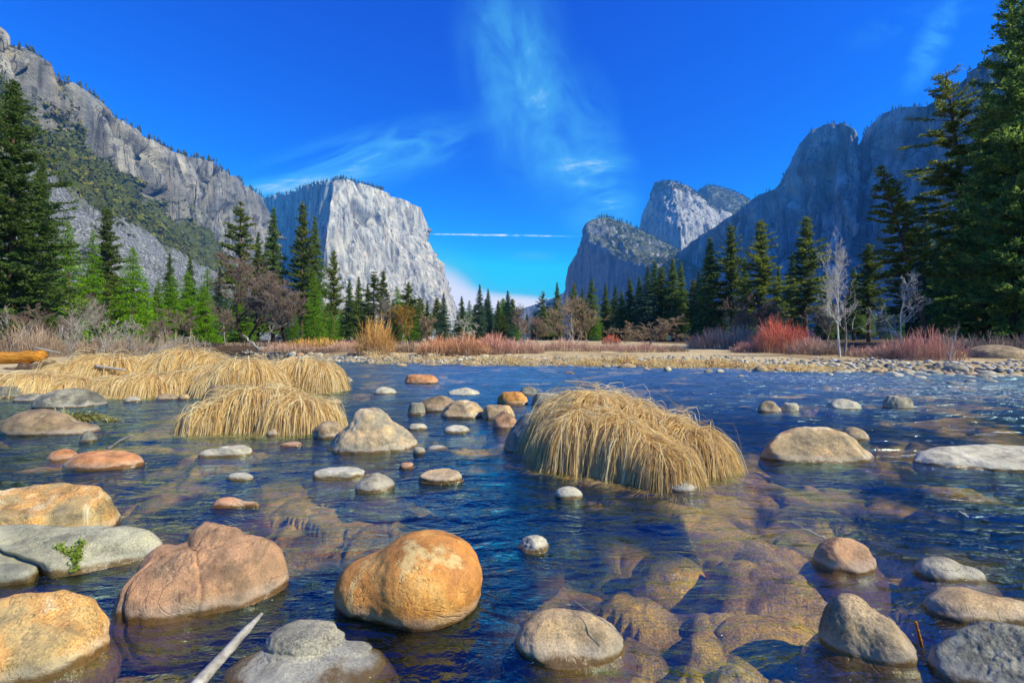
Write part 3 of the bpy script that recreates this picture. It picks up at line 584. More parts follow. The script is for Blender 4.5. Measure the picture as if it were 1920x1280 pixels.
stone(B, 'pink brown boulder split by deep cracks, between the mossy slab and the round orange boulder', (209, 542, 977, 1172), 'pink', 9, .78, 6,
      lobes=[(-.12, -.2, -.05, .82, .62, .44, 20), (-.02, .36, .06, .66, .40, .42, -6), (.58, .26, .0, .48, .42, .38, -10), (-.55, .05, -.06, .42, .4, .44), (.35, -.05, -.06, .6, .5, .40, 15)], nz=.06, k=.10,
      cuts=[(.06, -.42, 1, .40)], groove=[(.45, -.55, .7, .16, .05, .02), (-.70, -.6, .3, .22, .05, .02)])
stone(B, 'large smooth round orange boulder in the centre foreground', (625, 905, 992, 1186), 'orange', 11, .86, 6, sink=-.34, lobes=[(.22, 0, .0, .78, .9, .86), (-.42, -.02, -.16, .60, .66, .58, 12), (.3, -.25, -.05, .62, .6, .72)], nz=.035, k=.22, fine=.012)
stone(B, 'dark grey boulder with a stepped ledge, cut by the bottom edge beside the pale stick', (425, 722, 1160, 1330), 'dark', 13, .85, 6, lobes=[(.0, .15, .1, .52, .5, .62), (.1, -.25, -.12, .95, .7, .42, -14), (.55, -.1, -.1, .5, .5, .42)], cuts=[(.1, .2, 1, .62)], nz=.10, k=.07, groove=[(.1, .5, 1, .24, .10, .04)])
stone(B, 'rounded tan boulder with a thin dry stalk across it, right of the round orange boulder', (965, 1169, 1139, 1252), 'tan', 15, .62, 6, lobes=[(0, 0, 0, 1, 1, .8), (-.25, .1, .15, .6, .6, .7)], cuts=[(-.05, -.8, .75, .72)], nz=.06)
stone(B, 'speckled pinkish boulder with a bare twig leaning over its left end', (1521, 1647, 1006, 1079), 'pink', 17, .72, 5, nz=.09, cuts=[(.2, -.7, .8, .75)])
stone(B, 'low smooth grey stone just right of the speckled twig boulder', (1712, 1852, 1042, 1096), 'grey', 19, .6, 5, lobes=[(-.2, .1, 0, .8, .9, .8, -15), (.4, -.2, -.05, .65, .6, .6, -15)], nz=.07)
stone(B, 'long tan grey stone at the right edge, behind the sloping corner boulder', (1727, 1960, 1099, 1175), 'tan', 21, .55, 5, lobes=[(-.2, .1, 0, .8, .9, .8, -15), (.4, -.2, -.02, .7, .6, .7, -15)], nz=.06)
stone(B, 'brown oval boulder tilted down to the right, beside the upright red tipped twig', (1533, 1722, 1111, 1254), 'brown', 23, .8, 6, lobes=[(-.22, .2, .05, .74, .74, .82, -35), (.28, -.25, -.05, .72, .62, .7, -35)], nz=.06, cuts=[(.5, -.4, .8, .78)])
stone(B, 'sloping grey boulder in the bottom right corner', (1735, 2060, 1163, 1330), 'dark', 25, .62, 6, lobes=[(0, 0, 0, 1, 1, .7), (-.5, .3, 0, .5, .4, .45)], cuts=[(-.5, -.45, 1, .5), (-.1, -.9, .7, .7)], nz=.10)
# the middle of the river
stone(B, 'grey boulder with a blunt tan peak and dark left flank, mid river left of centre', (614, 783, 763, 851), 'cap', 27, .72, 6, lobes=[(0, 0, -.1, 1, .95, .62), (-.05, .1, .35, .48, .55, .62), (.35, -.1, .05, .55, .6, .55)], cuts=[(0, 0, 1, .93), (.75, -.3, .7, .74), (-.8, -.3, .55, .74)], nz=.08, k=.16)
stone(B, 'small brown stone tucked behind the left foot of the blunt tan peaked boulder', (585, 648, 788, 823), 'brown', 29, .8, 5, nz=.1)
stone(B, 'broad brown boulder at the left edge with yellow green sedge on its right', (-4, 192, 766, 818), 'brown', 31, .5, 5, lobes=[(-.25, 0, .1, .75, .9, .8), (.4, .05, -.1, .62, .8, .5)], nz=.08)
stone('stone', 'small dark pointed stone in front of the sedge topped boulder', (148, 184, 807, 829), 'dark', 33, .8, 4, nz=.14)
stone('stone', 'flat rust orange slab, larger of two at the left with a grey stick behind it', (117, 272, 843, 882), 'red', 35, .5, 5, lobes=[(0, 0, 0, 1, 1, .7)], cuts=[(.1, -.1, 1, .55)], nz=.06)
stone('stone', 'small rust orange stone just left of the flat rust orange slab', (87, 151, 841, 866), 'red', 37, .7, 4, nz=.1)
stone('stone', 'low white flat stone below the front straw tussock', (371, 476, 833, 858), 'pale', 39, .5, 5, lobes=[(.3, .1, 0, .7, .8, .6), (-.5, -.2, -.05, .5, .6, .4)], cuts=[(0, 0, 1, .42)], nz=.12)
stone('stone', 'flat grey slab with a fleck of moss, below the blunt tan peaked boulder', (586, 684, 874, 898), 'pale', 41, .55, 5, cuts=[(0, 0, 1, .4), (-.1, -1, .3, .7)], nz=.1)
stone('stone', 'small grey cone of a stone with white waterline and tan tip, left of centre', (666, 741, 886, 924), 'grey', 43, .8, 5, nz=.08, lobes=[(0, 0, 0, 1, 1, .8), (0, .1, .4, .45, .5, .55)])
stone('stone', 'low stone with a dark pitted top, right of the small grey cone stone', (784, 867, 877, 906), 'tan', 45, .55, 5, cuts=[(-.1, -.3, 1, .55)], nz=.14)
stone('stone', 'very small pale oval stone, left of the flat mossy slab', (424, 476, 885, 901), 'pale', 47, .5, 4, nz=.06)
stone('stone', 'thin pink sliver of stone awash, left of centre', (393, 487, 931, 955), 'red', 49, .4, 4, lobes=[(-.3, 0, 0, .7, .8, .8), (.5, .1, -.1, .5, .35, .5)], nz=.14)
stone('stone', 'small square white stone alone in the water, right of the round orange boulder', (970, 1031, 1002, 1037), 'pale', 51, .7, 5, cuts=[(.8, -.2, .4, .72), (-.7, -.4, .5, .72)], nz=.12)
stone('stone', 'small cream domed stone in front of the big straw tussock', (1039, 1093, 911, 937), 'pale', 53, .7, 4, nz=.05)
stone(B, 'large rough tan boulder with a pale waterline, right of the big straw tussock', (1424, 1641, 799, 869), 'tan', 55, .42, 6, lobes=[(-.1, 0, 0, .95, .9, .8), (.45, -.2, -.1, .55, .6, .6)], cuts=[(-.2, -.8, .7, .62), (.75, -.3, .6, .72)], nz=.09)
stone('stone', 'small tan stone poking out behind the right end of the large rough tan boulder', (1572, 1631, 800, 827), 'tan', 57, .7, 4, nz=.1)
stone(B, 'long flat cream slab running out of the right edge', (1711, 2060, 832, 886), 'pale', 59, .45, 6, lobes=[(.1, 0, 0, 1, 1, .6), (-.5, -.1, -.05, .55, .5, .4)], cuts=[(.0, -.2, 1, .42)], nz=.09)
stone(B, 'smooth dark grey boulder against the left end of the big straw tussock', (944, 1046, 772, 852), 'dark', 61, .85, 5, lobes=[(.15, 0, 0, .85, 1, 1), (-.3, -.1, -.1, .6, .7, .7)], nz=.05)
for a in (('low tan grey stone left of the upright pale stone, right of mid river', (1419, 1466, 751, 774), 'tan', 1), ('small pale tilted stone beside the low tan grey one, right of mid river', (1464, 1498, 754, 773), 'pale', 2),
          ('pale stone with a long tapering right end, mid river on the right', (1549, 1616, 747, 769), 'pale', 3), ('smooth oval grey stone with white water behind it, on the right', (1654, 1714, 741, 767), 'grey', 4),
          ('long low brown stone behind the rounded tan stone of the middle cluster', (778, 866, 741, 771), 'brown', 5), ('small dark brown pyramid of a stone, leftmost of the middle cluster', (764, 798, 754, 777), 'dark', 6),
          ('large rounded tan stone at the heart of the middle cluster', (826, 910, 749, 784), 'tan', 7), ('pale tan stone right of the large rounded tan one in the middle cluster', (904, 966, 758, 787), 'tan', 8),
          ('pinkish stone leaning in front of the pale tan one, nearest the dark boulder', (923, 970, 770, 805), 'pink', 9), ('warm tan loaf of a stone standing in bright blue water, behind the middle cluster', (932, 990, 733, 758), 'orange', 10),
          ('small black angular stone left of the grey stone behind the big tussock', (974, 1008, 723, 741), 'dark', 11), ('smooth grey stone just left of the big straw tussock top', (996, 1057, 735, 761), 'grey', 12),
          ('low cream oval stone behind the middle cluster', (838, 901, 726, 742), 'pale', 13), ('pink topped flat stone farther upstream, left of centre', (759, 822, 701, 719), 'red', 14),
          ('small cream stone between the straw tussocks and the pink topped stone', (699, 744, 725, 739), 'pale', 15), ('thin white stone right of the blunt tan peaked boulder', (764, 802, 793, 807), 'pale', 16),
          ('small white lens shaped stone below the middle cluster', (832, 882, 796, 812), 'pale', 17), ('tiny grey stone at the right foot of the blunt tan peaked boulder', (774, 798, 837, 852), 'grey', 18),
          ('tiny flat white stone below the small white lens shaped one', (801, 840, 834, 845), 'pale', 19), ('tiny pinkish sliver awash above the low pitted stone', (748, 776, 866, 880), 'red', 20),
          ('flat grey stone right of the rear straw tussock', (632, 662, 706, 716), 'grey', 21), ('thin tan stone right of the front straw tussock', (598, 641, 747, 759), 'tan', 22),
          ('dark wedge shaped slab in shade at the left, behind the sedge topped boulder', (58, 203, 727, 766), 'dark', 23), ('low dark grey stone at the left edge by the straw', (-8, 52, 722, 746), 'dark', 24),
          ('flat dark slab between the two dark stones at the left edge', (22, 100, 737, 753), 'dark', 25), ('brown stone half under the straw tussock left of centre', (382, 462, 719, 749), 'brown', 26),
          ('small brown stone at the straw edge, left of the half buried brown stone', (292, 336, 737, 750), 'brown', 27), ('small tan stone beside the half buried brown stone', (334, 356, 738, 749), 'tan', 28),
          ('small flat grey stone by the straw edge on the left', (232, 266, 742, 754), 'grey', 29), ('small grey stone between the rear and front straw tussocks', (500, 528, 734, 746), 'grey', 30),
          ('pale flat stone between the rear and front straw tussocks', (508, 542, 746, 754), 'pale', 31), ('tiny pale stone under the rear straw tussock', (552, 570, 736, 743), 'pale', 32),
          ('tiny reddish stone at the foot of the front straw tussock', (525, 568, 827, 838), 'red', 33), ('tan stone partly under the right end of the front straw tussock', (560, 620, 760, 792), 'tan', 34),
          ('small grey stone at the straw edge, right foot of the front straw tussock', (500, 522, 803, 818), 'brown', 35)):
    r_ = random.Random(a[3]); cu_ = [(r_.uniform(-.6, .6), -.6, .7, .74), (r_.uniform(-.9, .9), -.1, .5, .8)] if a[3] % 2 else [(0, 0, 1, .62)]
    stone('stone', a[0], a[1], a[2], 100+a[3]*7, .68, 5 if a[1][1]-a[1][0] > 55 else 4, nz=.09, cuts=cu_, lobes=[(0, 0, 0, 1, 1, .8), (r_.uniform(-.4, .4), 0, .1, .6, .7, r_.uniform(.5, .9))])
# lichened rock end under the tussock
stone(B, 'pale lichened boulder end showing through the straw at the right of the big tussock', (1228, 1310, 882, 925), 'grey', 63, 1.5, 5, nz=.05, lobes=[(0, 0, 0, 1, 1, .8)])
# cobbles along the far bank: a few shapes, copied
protos = []
for k in range(9):
    r_ = random.Random(k); V, F = stone_shape(3, 300+k, nz=.13, cuts=[(r_.uniform(-1, 1), r_.uniform(-1, 1), .6, .75)], fine=.03)
    o = mk('cobble', V, F, MS[('grey', 'dark', 'pale', 'tan', 'brown', 'grey', 'pale', 'tan', 'pink')[k]])
    protos.append(o)
used = set(); rg = random.Random(77)
def cobble(px, py, wpx, hpx, k, label, group):
    p = onwater(px, py); g = float(ground_z(p[0], p[1])[0])
    for _ in range(6):
        Y = (EYE-max(g, -0.02))*FOC/(py-640); p = np.array(((px-960)/FOC*Y, Y, 0)); g = float(ground_z(p[0], p[1])[0])
    z = max(g, -0.06); o = protos[k] if k not in used else copy_thing(protos[k]); used.add(k)
    s = wpx/FOC*Y/2; o.scale = (s, s*rg.uniform(.6, .95), max(hpx/FOC*Y*0.62, s*.2)); o.location = (p[0], Y+s*.5, z+o.scale[2]*.25); o.rotation_euler.z = rg.uniform(-.5, .5)
    tag(o, label, 'stone', group)
for (px, py, w, h, k, lb) in ((1428, 697, 26, 18, 3, 'rounded tan cobble before the red willow, biggest of its row'), (1466, 697, 24, 11, 0, 'low rounded grey cobble right of the biggest tan cobble'), (1512, 695, 22, 12, 4, 'brownish cobble before the orange brown brush on the right'),
      (1530, 698, 28, 10, 6, 'pale wedge shaped cobble left of the white trunk'), (1582, 701, 34, 12, 5, 'pale grey flat cobble before the white double trunk'), (1391, 707, 14, 8, 7, 'small cream cobble standing out in the water before the red willow'),
      (1330, 699, 22, 13, 1, 'dark cobble in the water, left of the row before the red willow'), (1352, 699, 18, 11, 2, 'grey white cobble right of the lone dark one'), (1253, 696, 16, 14, 2, 'white capped cobble below the mistletoe tree'),
      (1176, 690, 34, 14, 3, 'large brown and grey cobble below the mistletoe tree'), (1138, 689, 18, 10, 0, 'grey cobble left of the large brown and grey cobble'), (1102, 686, 20, 9, 3, 'tan cobble below the tan bare trees'),
      (1068, 700, 26, 6, 7, 'flat tan cobble out in the water behind the big tussock'), (752, 687, 20, 9, 3, 'orange tan cobble at the left of the centre shore'), (807, 686, 26, 9, 4, 'flat reddish cobble by the centre shore'),
      (1710, 702, 34, 14, 0, 'smooth grey cobble before the pink brush on the right'), (1800, 700, 36, 14, 5, 'rounded grey cobble near the right edge shore'), (1855, 708, 44, 12, 1, 'dark smooth cobble in white water near the right edge'),
      (1745, 716, 26, 7, 6, 'low pale cobble in the riffle on the right'), (1690, 706, 28, 8, 2, 'flat white cobble in the riffle on the right'), (1640, 718, 30, 6, 4, 'thin brown cobble awash in the riffle')):
    cobble(px, py, w, h, k, lb, 'cobbles along the far bank')
for q in range(185):
    u = rg.random(); px = 500+1420*u**0.75; base = np.interp(px, [480, 640, 760, 1000, 1300, 1500, 1700, 1920], [668, 677, 681, 683, 688, 695, 699, 707])
    sp = np.interp(px, [480, 900, 1250, 1920], [3.0, 3.5, 7, 11]); py = base+abs(rg.gauss(0, .8))*sp*.8-1.0
    py = max(py, np.interp(px, [480, 1000, 1920], [664, 673, 684])); w = rg.uniform(7, 17)*np.interp(px, [480, 1300, 1920], [.75, .9, 1.9])
    cobble(px, py, w, w*rg.uniform(.3, .55), rg.randrange(9), 'rounded cobble lying among many like it along the stony far shore', 'cobbles along the far bank')
for q in range(80):
    px = rg.uniform(470, 1010); base = np.interp(px, [470, 520, 640, 760, 1000], [667, 669.5, 677.5, 681.5, 683.5]); w = rg.uniform(7, 20)
    cobble(px, base-rg.uniform(-1.2, 3.8), w, w*rg.uniform(.35, .6), rg.randrange(9), 'rounded cobble lying among many like it along the stony far shore', 'cobbles along the far bank')
# gravel between the cobbles
rs = np.random.RandomState(31); n = 2500; px = 450+1500*rs.uniform(0, 1, n); yb = np.interp(px, [450, 520, 640, 760, 1000, 1300, 1500, 1700, 1950], [665, 669, 677, 681, 683, 688, 695, 699, 707.5]); Y = EYE*FOC/(yb-640); Y = Y+np.abs(rs.normal(0, 1, n))*np.interp(px, [450, 1000, 1300, 1900], [1.3, .9, 1.4, 1.8])
X = (px-960)/FOC*Y; z = ground_z(X, Y); D_, F_ = ico(1); sz_ = rs.uniform(.04, .15, n)*rs.uniform(.5, 1.3, n); sc_ = np.stack([sz_*rs.uniform(.8, 1.3, n), sz_, sz_*rs.uniform(.45, .7, n)], -1)
V = (D_[None]*sc_[:, None]*(1+.18*rs.normal(size=(n, len(D_), 1)))+np.stack([X, Y, z+.01], -1)[:, None]).reshape(-1, 3); F = (F_[None]+(np.arange(n)*len(D_))[:, None, None]).reshape(-1, 3)
m, t, out = newmat('shore_gravel'); princ(t, out, ramp(t, attr(t, 'rnd'), [(0, (.12, .11, .10)), (.35, (.30, .27, .23)), (.6, (.44, .36, .26)), (.8, (.52, .48, .42)), (1, (.62, .59, .54))]), .85)
tag(mk('gravel', V, F, m, attrs={'rnd': np.repeat(rs.uniform(0, 1, n), len(D_))}), 'small stones and gravel along the far shore', 'gravel', kind='stuff')
for i_, (px, py, w, h, lb) in enumerate(((1900, 690, 110, 24, 'long smooth brown whaleback boulder on the right bank under the dark trees'), (1795, 688, 70, 14, 'low brown boulder left of the whaleback boulder on the right bank'))):
    V, F = stone_shape(5, 333+i_, nz=.05); p = onwater(px, py); g = float(ground_z(p[0], p[1])[0]); s = w/FOC*p[1]/2
    o = mk('boulder', V*np.array([s, s*.8, h/FOC*p[1]]), F, MS['brown'], loc=(p[0], p[1]+s*.6, g)); tag(o, lb, 'rock')
# drowned boulders that show through the water
for i_, (px, py, w, top, lb) in enumerate(((1440, 1130, 300, -0.095, 'large drowned boulder under the clear water left of the brown oval boulder'), (1250, 1010, 150, -0.100, 'drowned stone under the water left of the large drowned boulder'),
      (1385, 1215, 160, -0.090, 'rust topped drowned stone near the bottom edge'), (1190, 1240, 150, -0.100, 'yellow mossy drowned stone right of the tan boulder'), (860, 1240, 120, -0.110, 'golden drowned stone below the round orange boulder'),
      (980, 960, 150, -0.100, 'drowned pinkish stone in front of the big tussock'), (1700, 960, 200, -0.100, 'golden drowned slab below the cream slab'), (560, 1060, 130, -0.110, 'drowned brown stone between the pink and orange boulders'),
      (1480, 1275, 130, -0.090, 'drowned mossy stone at the bottom edge'), (930, 1100, 110, -0.100, 'purple brown drowned stone right of the round orange boulder'), (300, 1230, 170, -0.110, 'drowned reddish slab under the pale stick'))):
    p = onwater(px, py); s = w/FOC*p[1]/2; V, F = stone_shape(5, 350+i_, nz=.10); z0 = -.42
    V = V*np.array([s, s*.75, (top-z0)]); o = mk('drowned_boulder', V, F, M_BED if False else MS['brown'], loc=(p[0], p[1], z0)); tag(o, lb, 'rock')
    me = o.data; me.materials.clear(); me.materials.append(M_BED)
    for nm, val in (('rnd', (i_*0.37+.2) % 1), ('gap', 0.1)):
        a = me.attributes.new(nm, 'FLOAT', 'POINT'); a.data.foreach_set('value', np.full(len(V), val, np.float32))
# ---------------------------------------------------------------- straw tussocks
def straw_mat(name, stops, wet=True):
    m, t, out = newmat(name); c = ramp(t, attr(t, 'rnd'), stops)
    c = mixc(t, 1.0, c, ramp(t, attr(t, 'tip'), [(0.0, (1.0, 0.95, 0.85)), (0.7, (1.0, 1.0, 1.0)), (1.0, (0.62, 0.52, 0.40))]), 'MULTIPLY')
    b = princ(t, None, c, 0.55, None, 0.35); tl = N(t, 'ShaderNodeBsdfTranslucent'); t.links.new(c, tl.inputs[0])
    x = t.nodes.new('ShaderNodeMixShader'); x.inputs[0].default_value = 0.5
    t.links.new(b.outputs[0], x.inputs[1]); t.links.new(tl.outputs[0], x.inputs[2]); t.links.new(x.outputs[0], out.inputs[0]); return m
M_STRAW = straw_mat('dry_straw', [(0.0, (0.46, 0.27, 0.08)), (0.3, (0.78, 0.56, 0.25)), (0.6, (0.88, 0.70, 0.38)), (0.85, (0.93, 0.79, 0.48)), (1.0, (0.95, 0.88, 0.66))])
M_SEDGE = straw_mat('green_sedge', [(0.0, (0.14, 0.13, 0.02)), (0.4, (0.34, 0.32, 0.06)), (0.7, (0.52, 0.48, 0.16)), (1.0, (0.66, 0.58, 0.30))])
m, t, out = newmat('old_thatch'); p = pos(t, (3, 3, 1)); n1 = noise(t, p, 14, 5, 0.7)
princ(t, out, ramp(t, n1, [(0.3, (0.10, 0.06, 0.025)), (0.55, (0.30, 0.19, 0.08)), (0.75, (0.52, 0.36, 0.17))]), 0.9, bump(t, n1, 1.0, 0.03), 0.1); M_THATCH = m
def ribbons(P, wid, up=None):
    "P (n, k, 3) centre lines -> flat blades that taper to a point"
    n, k, _ = P.shape; d = np.gradient(P, axis=1); d /= np.linalg.norm(d, axis=2, keepdims=True)+1e-9
    r = np.random.RandomState(n % 9973).normal(size=(n, 1, 3)); s = np.cross(d, r); s /= np.linalg.norm(s, axis=2, keepdims=True)+1e-9
    tp = np.array([1.0]*(k-2)+[0.8, 0.15])[None, :, None]; w = np.broadcast_to(np.asarray(wid, float).reshape(-1, 1, 1), (n, 1, 1))
    V = np.stack([P-s*w*tp*.5, P+s*w*tp*.5], 2).reshape(-1, 3)
    i = (np.arange(n)*2*k)[:, None]+2*np.arange(k-1)[None]; F = np.stack([i, i+1, i+3, i+2], -1).reshape(-1, 4); return V, F
def tussock(label, bumps, nb, length, width, seed, group='straw tussocks in the river', loose=0.10, wl=-0.03, root=0.30, name='straw_tussock', mat=None, bare=None):
    "bumps: (x, y, rx, ry, height[, turn]); blades start along the tops and run down the fall line"
    rs = np.random.RandomState(seed); bm = [(*b, 0.0)[:6] for b in bumps]; c0 = np.mean([b[:2] for b in bm], 0); base = np.array([c0[0], c0[1], 0.0])
    hs_ = max(b[4] for b in bm)
    def hgt(x, y):
        z = np.full(x.shape, -0.35)
        for (bx, by, rx, ry, h, tn) in bm:
            c, s = math.cos(R(tn)), math.sin(R(tn)); u = ((x-bx)*c+(y-by)*s)/rx; v = (-(x-bx)*s+(y-by)*c)/ry
            q = u*u+v*v; q = q/1.22; g = np.where(q < 1, h*np.clip(1-q, 0, 1)**0.72, -0.6*np.clip(q-1, 0, 1)); a = np.maximum(z, g)
            k = 0.06; hh = np.clip(0.5+0.5*(g-z)/k, 0, 1); z = z*(1-hh)+g*hh+k*hh*(1-hh)
        return z+np.clip(z*4, 0, 1)*(.065*hs_*fbm(np.stack([x/hs_*3.6, y/hs_*3.6, 0*x], -1), 2, seed+6))
    x0, x1 = min(b[0]-b[2]-.4 for b in bm), max(b[0]+b[2]+.4 for b in bm); y0, y1 = min(b[1]-b[3]-.4 for b in bm), max(b[1]+b[3]+.4 for b in bm)
    gx, gy = np.meshgrid(np.linspace(x0, x1, 70), np.linspace(y0, y1, 70), indexing='ij'); gz = hgt(gx.ravel(), gy.ravel())*0.93-0.02
    gp = np.stack([gx.ravel(), gy.ravel(), gz], -1); gp[:, 2] += 0.04*fbm(gp*np.array([6, 6, 1.]), 3, seed)
    root_o = empty(name, base); tag(root_o, label, 'grass clump', group)
    mk('thatch_mound', gp-base, gridfaces(70, 70), M_THATCH, root_o)
    # roots
    wts = np.array([b[2]*b[3]*(0.4+b[4]) for b in bm]); pick = rs.choice(len(bm), nb, p=wts/wts.sum()); B_ = np.array(bm)[pick]
    a = rs.uniform(0, 2*math.pi, nb); rr = np.sqrt(rs.uniform(0, 1, nb))*0.80; tn = np.radians(B_[:, 5])
    u, v = rr*np.cos(a)*B_[:, 2], rr*np.sin(a)*B_[:, 3]; x = B_[:, 0]+u*np.cos(tn)-v*np.sin(tn); y = B_[:, 1]+u*np.sin(tn)+v*np.cos(tn)
    clump = fbm(np.stack([x*7, y*7, 0*x], -1), 2, seed)*2.6
    dirx, diry = np.cos(a+clump*.5), np.sin(a+clump*.5); K = 8; L = length*rs.uniform(.45, 1.15, nb)*(0.6+0.5*B_[:, 4]/max(b[4] for b in bm)); st = L/(K-1)
    off = rs.uniform(0.0, loose, nb)*(0.5+rs.uniform(0, 1, nb)**3); P = np.zeros((nb, K, 3)); e = 0.02
    wv = .22*fbm(np.stack([x*4, y*4, 0*x], -1), 2, seed+2)*2
    off = np.where(rs.uniform(0, 1, nb) < .10, off*2.2+.05*hs_, off); wv = wv+np.where(rs.uniform(0, 1, nb) < .14, rs.normal(0, .5, nb), 0)
    for k in range(K):
        z = hgt(x, y); f = k/(K-1); arch = off*np.sin(math.pi*min(1, .15+f*.85))*1.2+0.008
        zz = z+arch
        if k: zz = np.minimum(zz, P[:, k-1, 2]+st*(.35 if k < 2 else .05)); zz = np.maximum(zz, np.minimum(z+0.01, P[:, k-1, 2]-st*0.2))
        P[:, k] = np.stack([x, y, np.maximum(zz, wl+0.02*rs.uniform(-1, 1, nb))], -1)
        gxx = (hgt(x+e, y)-hgt(x-e, y))/(2*e); gyy = (hgt(x, y+e)-hgt(x, y-e))/(2*e); gm = np.hypot(gxx, gyy)+1e-6
        w_ = np.clip(gm/0.6, 0.0, .75); dirx = dirx*(1-w_)-gxx/gm*w_+rs.normal(0, .17, nb)+wv; diry = diry*(1-w_)-gyy/gm*w_+rs.normal(0, .17, nb)
        dm = np.hypot(dirx, diry)+1e-6; dirx /= dm; diry /= dm; ca = 1/np.sqrt(1+np.clip(gm, 0, 3)**2)
        x = x+dirx*st*ca; y = y+diry*st*ca
    if bare is not None:
        keep = np.ones(nb, bool)
        for (bx, by, br) in bare: keep &= np.hypot(P[:, 2, 0]-bx, P[:, 2, 1]-by) > br*rs.uniform(.7, 1.1, nb)
        P = P[keep]
    nb = len(P); V, F = ribbons(P-base, width*rs.uniform(.6, 1.3, nb))
    rn = np.clip(rs.normal(.54, .23, nb)+.26*fbm(P[:, 0]*5, 2, seed+1), 0, 1)
    o = mk('grass_blades', V, F, mat or M_STRAW, root_o, smooth=False, attrs={'rnd': np.repeat(rn, 2*K), 'tip': np.tile(np.repeat(np.linspace(0, 1, K), 2), nb)}); return root_o
tussock('largest straw tussock, draped over boulders in the middle of the river, right of centre', [(1.02, 5.85, .86, .62, .69), (1.55, 5.62, .70, .52, .53, -28), (1.98, 5.22, .52, .40, .40, -38), (0.80, 5.28, .54, .44, .51), (1.22, 5.0, .44, .40, .50, -30), (1.50, 4.66, .40, .33, .34, -40)],
        14000, .92, .0062, 3, bare=[(1.62, 4.58, .10)])
tussock('low twin topped straw tussock in front of the other straw, left of mid river', [(-4.15, 7.55, .92, .55, .58), (-4.75, 7.3, .5, .4, .34), (-3.42, 7.3, .62, .45, .42), (-3.1, 7.35, .36, .34, .3)], 7000, .68, .009, 5)
tussock('neat rounded straw tussock, rightmost of the rear row on the left', [(-6.15, 13.1, 1.0, .8, .84), (-5.45, 13.0, .66, .7, .72), (-6.75, 13.1, .5, .6, .62)], 6500, 1.0, .011, 7)
tussock('straw tussock with a peaked top, second from right in the rear row', [(-7.05, 12.0, .95, .75, .86), (-7.6, 11.8, .6, .5, .5), (-6.5, 12.0, .55, .6, .55)], 6500, 1.0, .011, 9)
tussock('low ragged straw tussock lying between the peaked one and the tallest heap', [(-8.1, 12.5, 1.0, .7, .70), (-8.9, 12.2, .7, .6, .5)], 5500, 1.0, .011, 11)
tussock('tallest heap of straw, under the bare grey branches', [(-10.2, 14.2, 1.3, .9, 1.1), (-9.2, 14.0, .9, .8, .9), (-11.3, 14.3, .9, .8, .9)], 7500, 1.2, .012, 13)
tussock('low drooping straw tussock at the water, below the tallest heap', [(-9.6, 11.9, 1.0, .6, .46), (-10.4, 12.0, .7, .5, .38)], 5000, .9, .011, 15)
tussock('flat straw tussock at the left edge beside the dark stones', [(-13.0, 12.0, 1.4, .6, .48), (-11.8, 12.1, .9, .5, .40)], 5500, 1.0, .011, 17)
tussock('ragged brown straw heap behind the driftwood on the left', [(-12.3, 13.8, 1.2, .7, .86), (-13.2, 13.6, .8, .6, .6)], 5000, 1.0, .012, 19, loose=.2)
tussock('straw drift between the tallest heap and the rear straw row', [(-8.4, 14.6, 1.1, .7, .72), (-7.6, 14.9, .8, .6, .5)], 4500, 1.0, .012, 21, loose=.16)
def sedge(label, px, py, Y, n, L, seed, w=.012, spread=.16):
    rs = np.random.RandomState(seed); b = at(px, py, Y); a = rs.uniform(0, 6.28, n); K = 6; s = np.linspace(0, 1, K)[None, :]; l = (L*rs.uniform(.5, 1.1, n))[:, None]; lean = rs.uniform(.3, 1.1, n)[:, None]
    r0 = rs.uniform(0, 1, n)[:, None]*spread; P = np.stack([np.cos(a)[:, None]*(r0+l*lean*s*.9)*1.4, np.sin(a)[:, None]*(r0*.5+l*lean*s*.5), l*(s*1.1-lean*s*s*1.15)], -1)
    V, F = ribbons(P, np.full(n, w)); o = mk('sedge_clump', V, F, M_SEDGE, loc=b, smooth=False, attrs={'rnd': np.repeat(rs.uniform(.2, 1, n), 2*K), 'tip': np.tile(np.repeat(np.linspace(0, .8, K), 2), n)})
    tag(o, label, 'grass clump')
sedge('yellow green sedge drooping over the brown boulder at the left', 130, 790, 7.7, 260, .34, 1, .016, .32)
sedge('small yellow green sedge tuft in the water right of the sedge topped boulder', 208, 792, 7.6, 60, .16, 2, .012, .06)
m, t, out = newmat('moss'); princ(t, out, (0.16, 0.22, 0.02), 0.8); M_MOSS = m
rs = np.random.RandomState(4); SV = np.array([v.co[:] for v in slab.data.vertices]); SN = np.array([v.normal[:] for v in slab.data.vertices]); SV = SV+np.array(slab.location)
mpx, mpy = 960+FOC*SV[:, 0]/SV[:, 1], 640-FOC*(SV[:, 2]-EYE)/SV[:, 1]; ok_ = ((SN*(np.array([0, 0, EYE])-SV)).sum(1) > 0) & (SV[:, 2] > 0.03); pts = []
for (x0_, y0_, x1_, y1_, w_) in ((146, 1022, 141, 1068, 7), (110, 1023, 141, 1046, 5), (157, 1016, 146, 1046, 4)):
    for i_ in range(160):
        q_ = rs.uniform(); k_ = int(np.argmin(np.where(ok_, np.hypot(mpx-(x0_+(x1_-x0_)*q_+rs.normal(0, w_*.6)), mpy-(y0_+(y1_-y0_)*q_+rs.normal(0, w_*.5))), 1e9))); pts.append(SV[k_]+SN[k_]*.004+rs.normal(0, .005, 3))
if pts:
    pts = np.array(pts); V = (pts[:, None]+rs.normal(0, .009, (len(pts), 3, 3))).reshape(-1, 3)-pts.mean(0); o = mk('moss_patch', V, np.arange(len(V)).reshape(-1, 3), M_MOSS, loc=pts.mean(0), smooth=False); tag(o, 'bright green moss growing on the grey green slab', 'moss', kind='stuff')
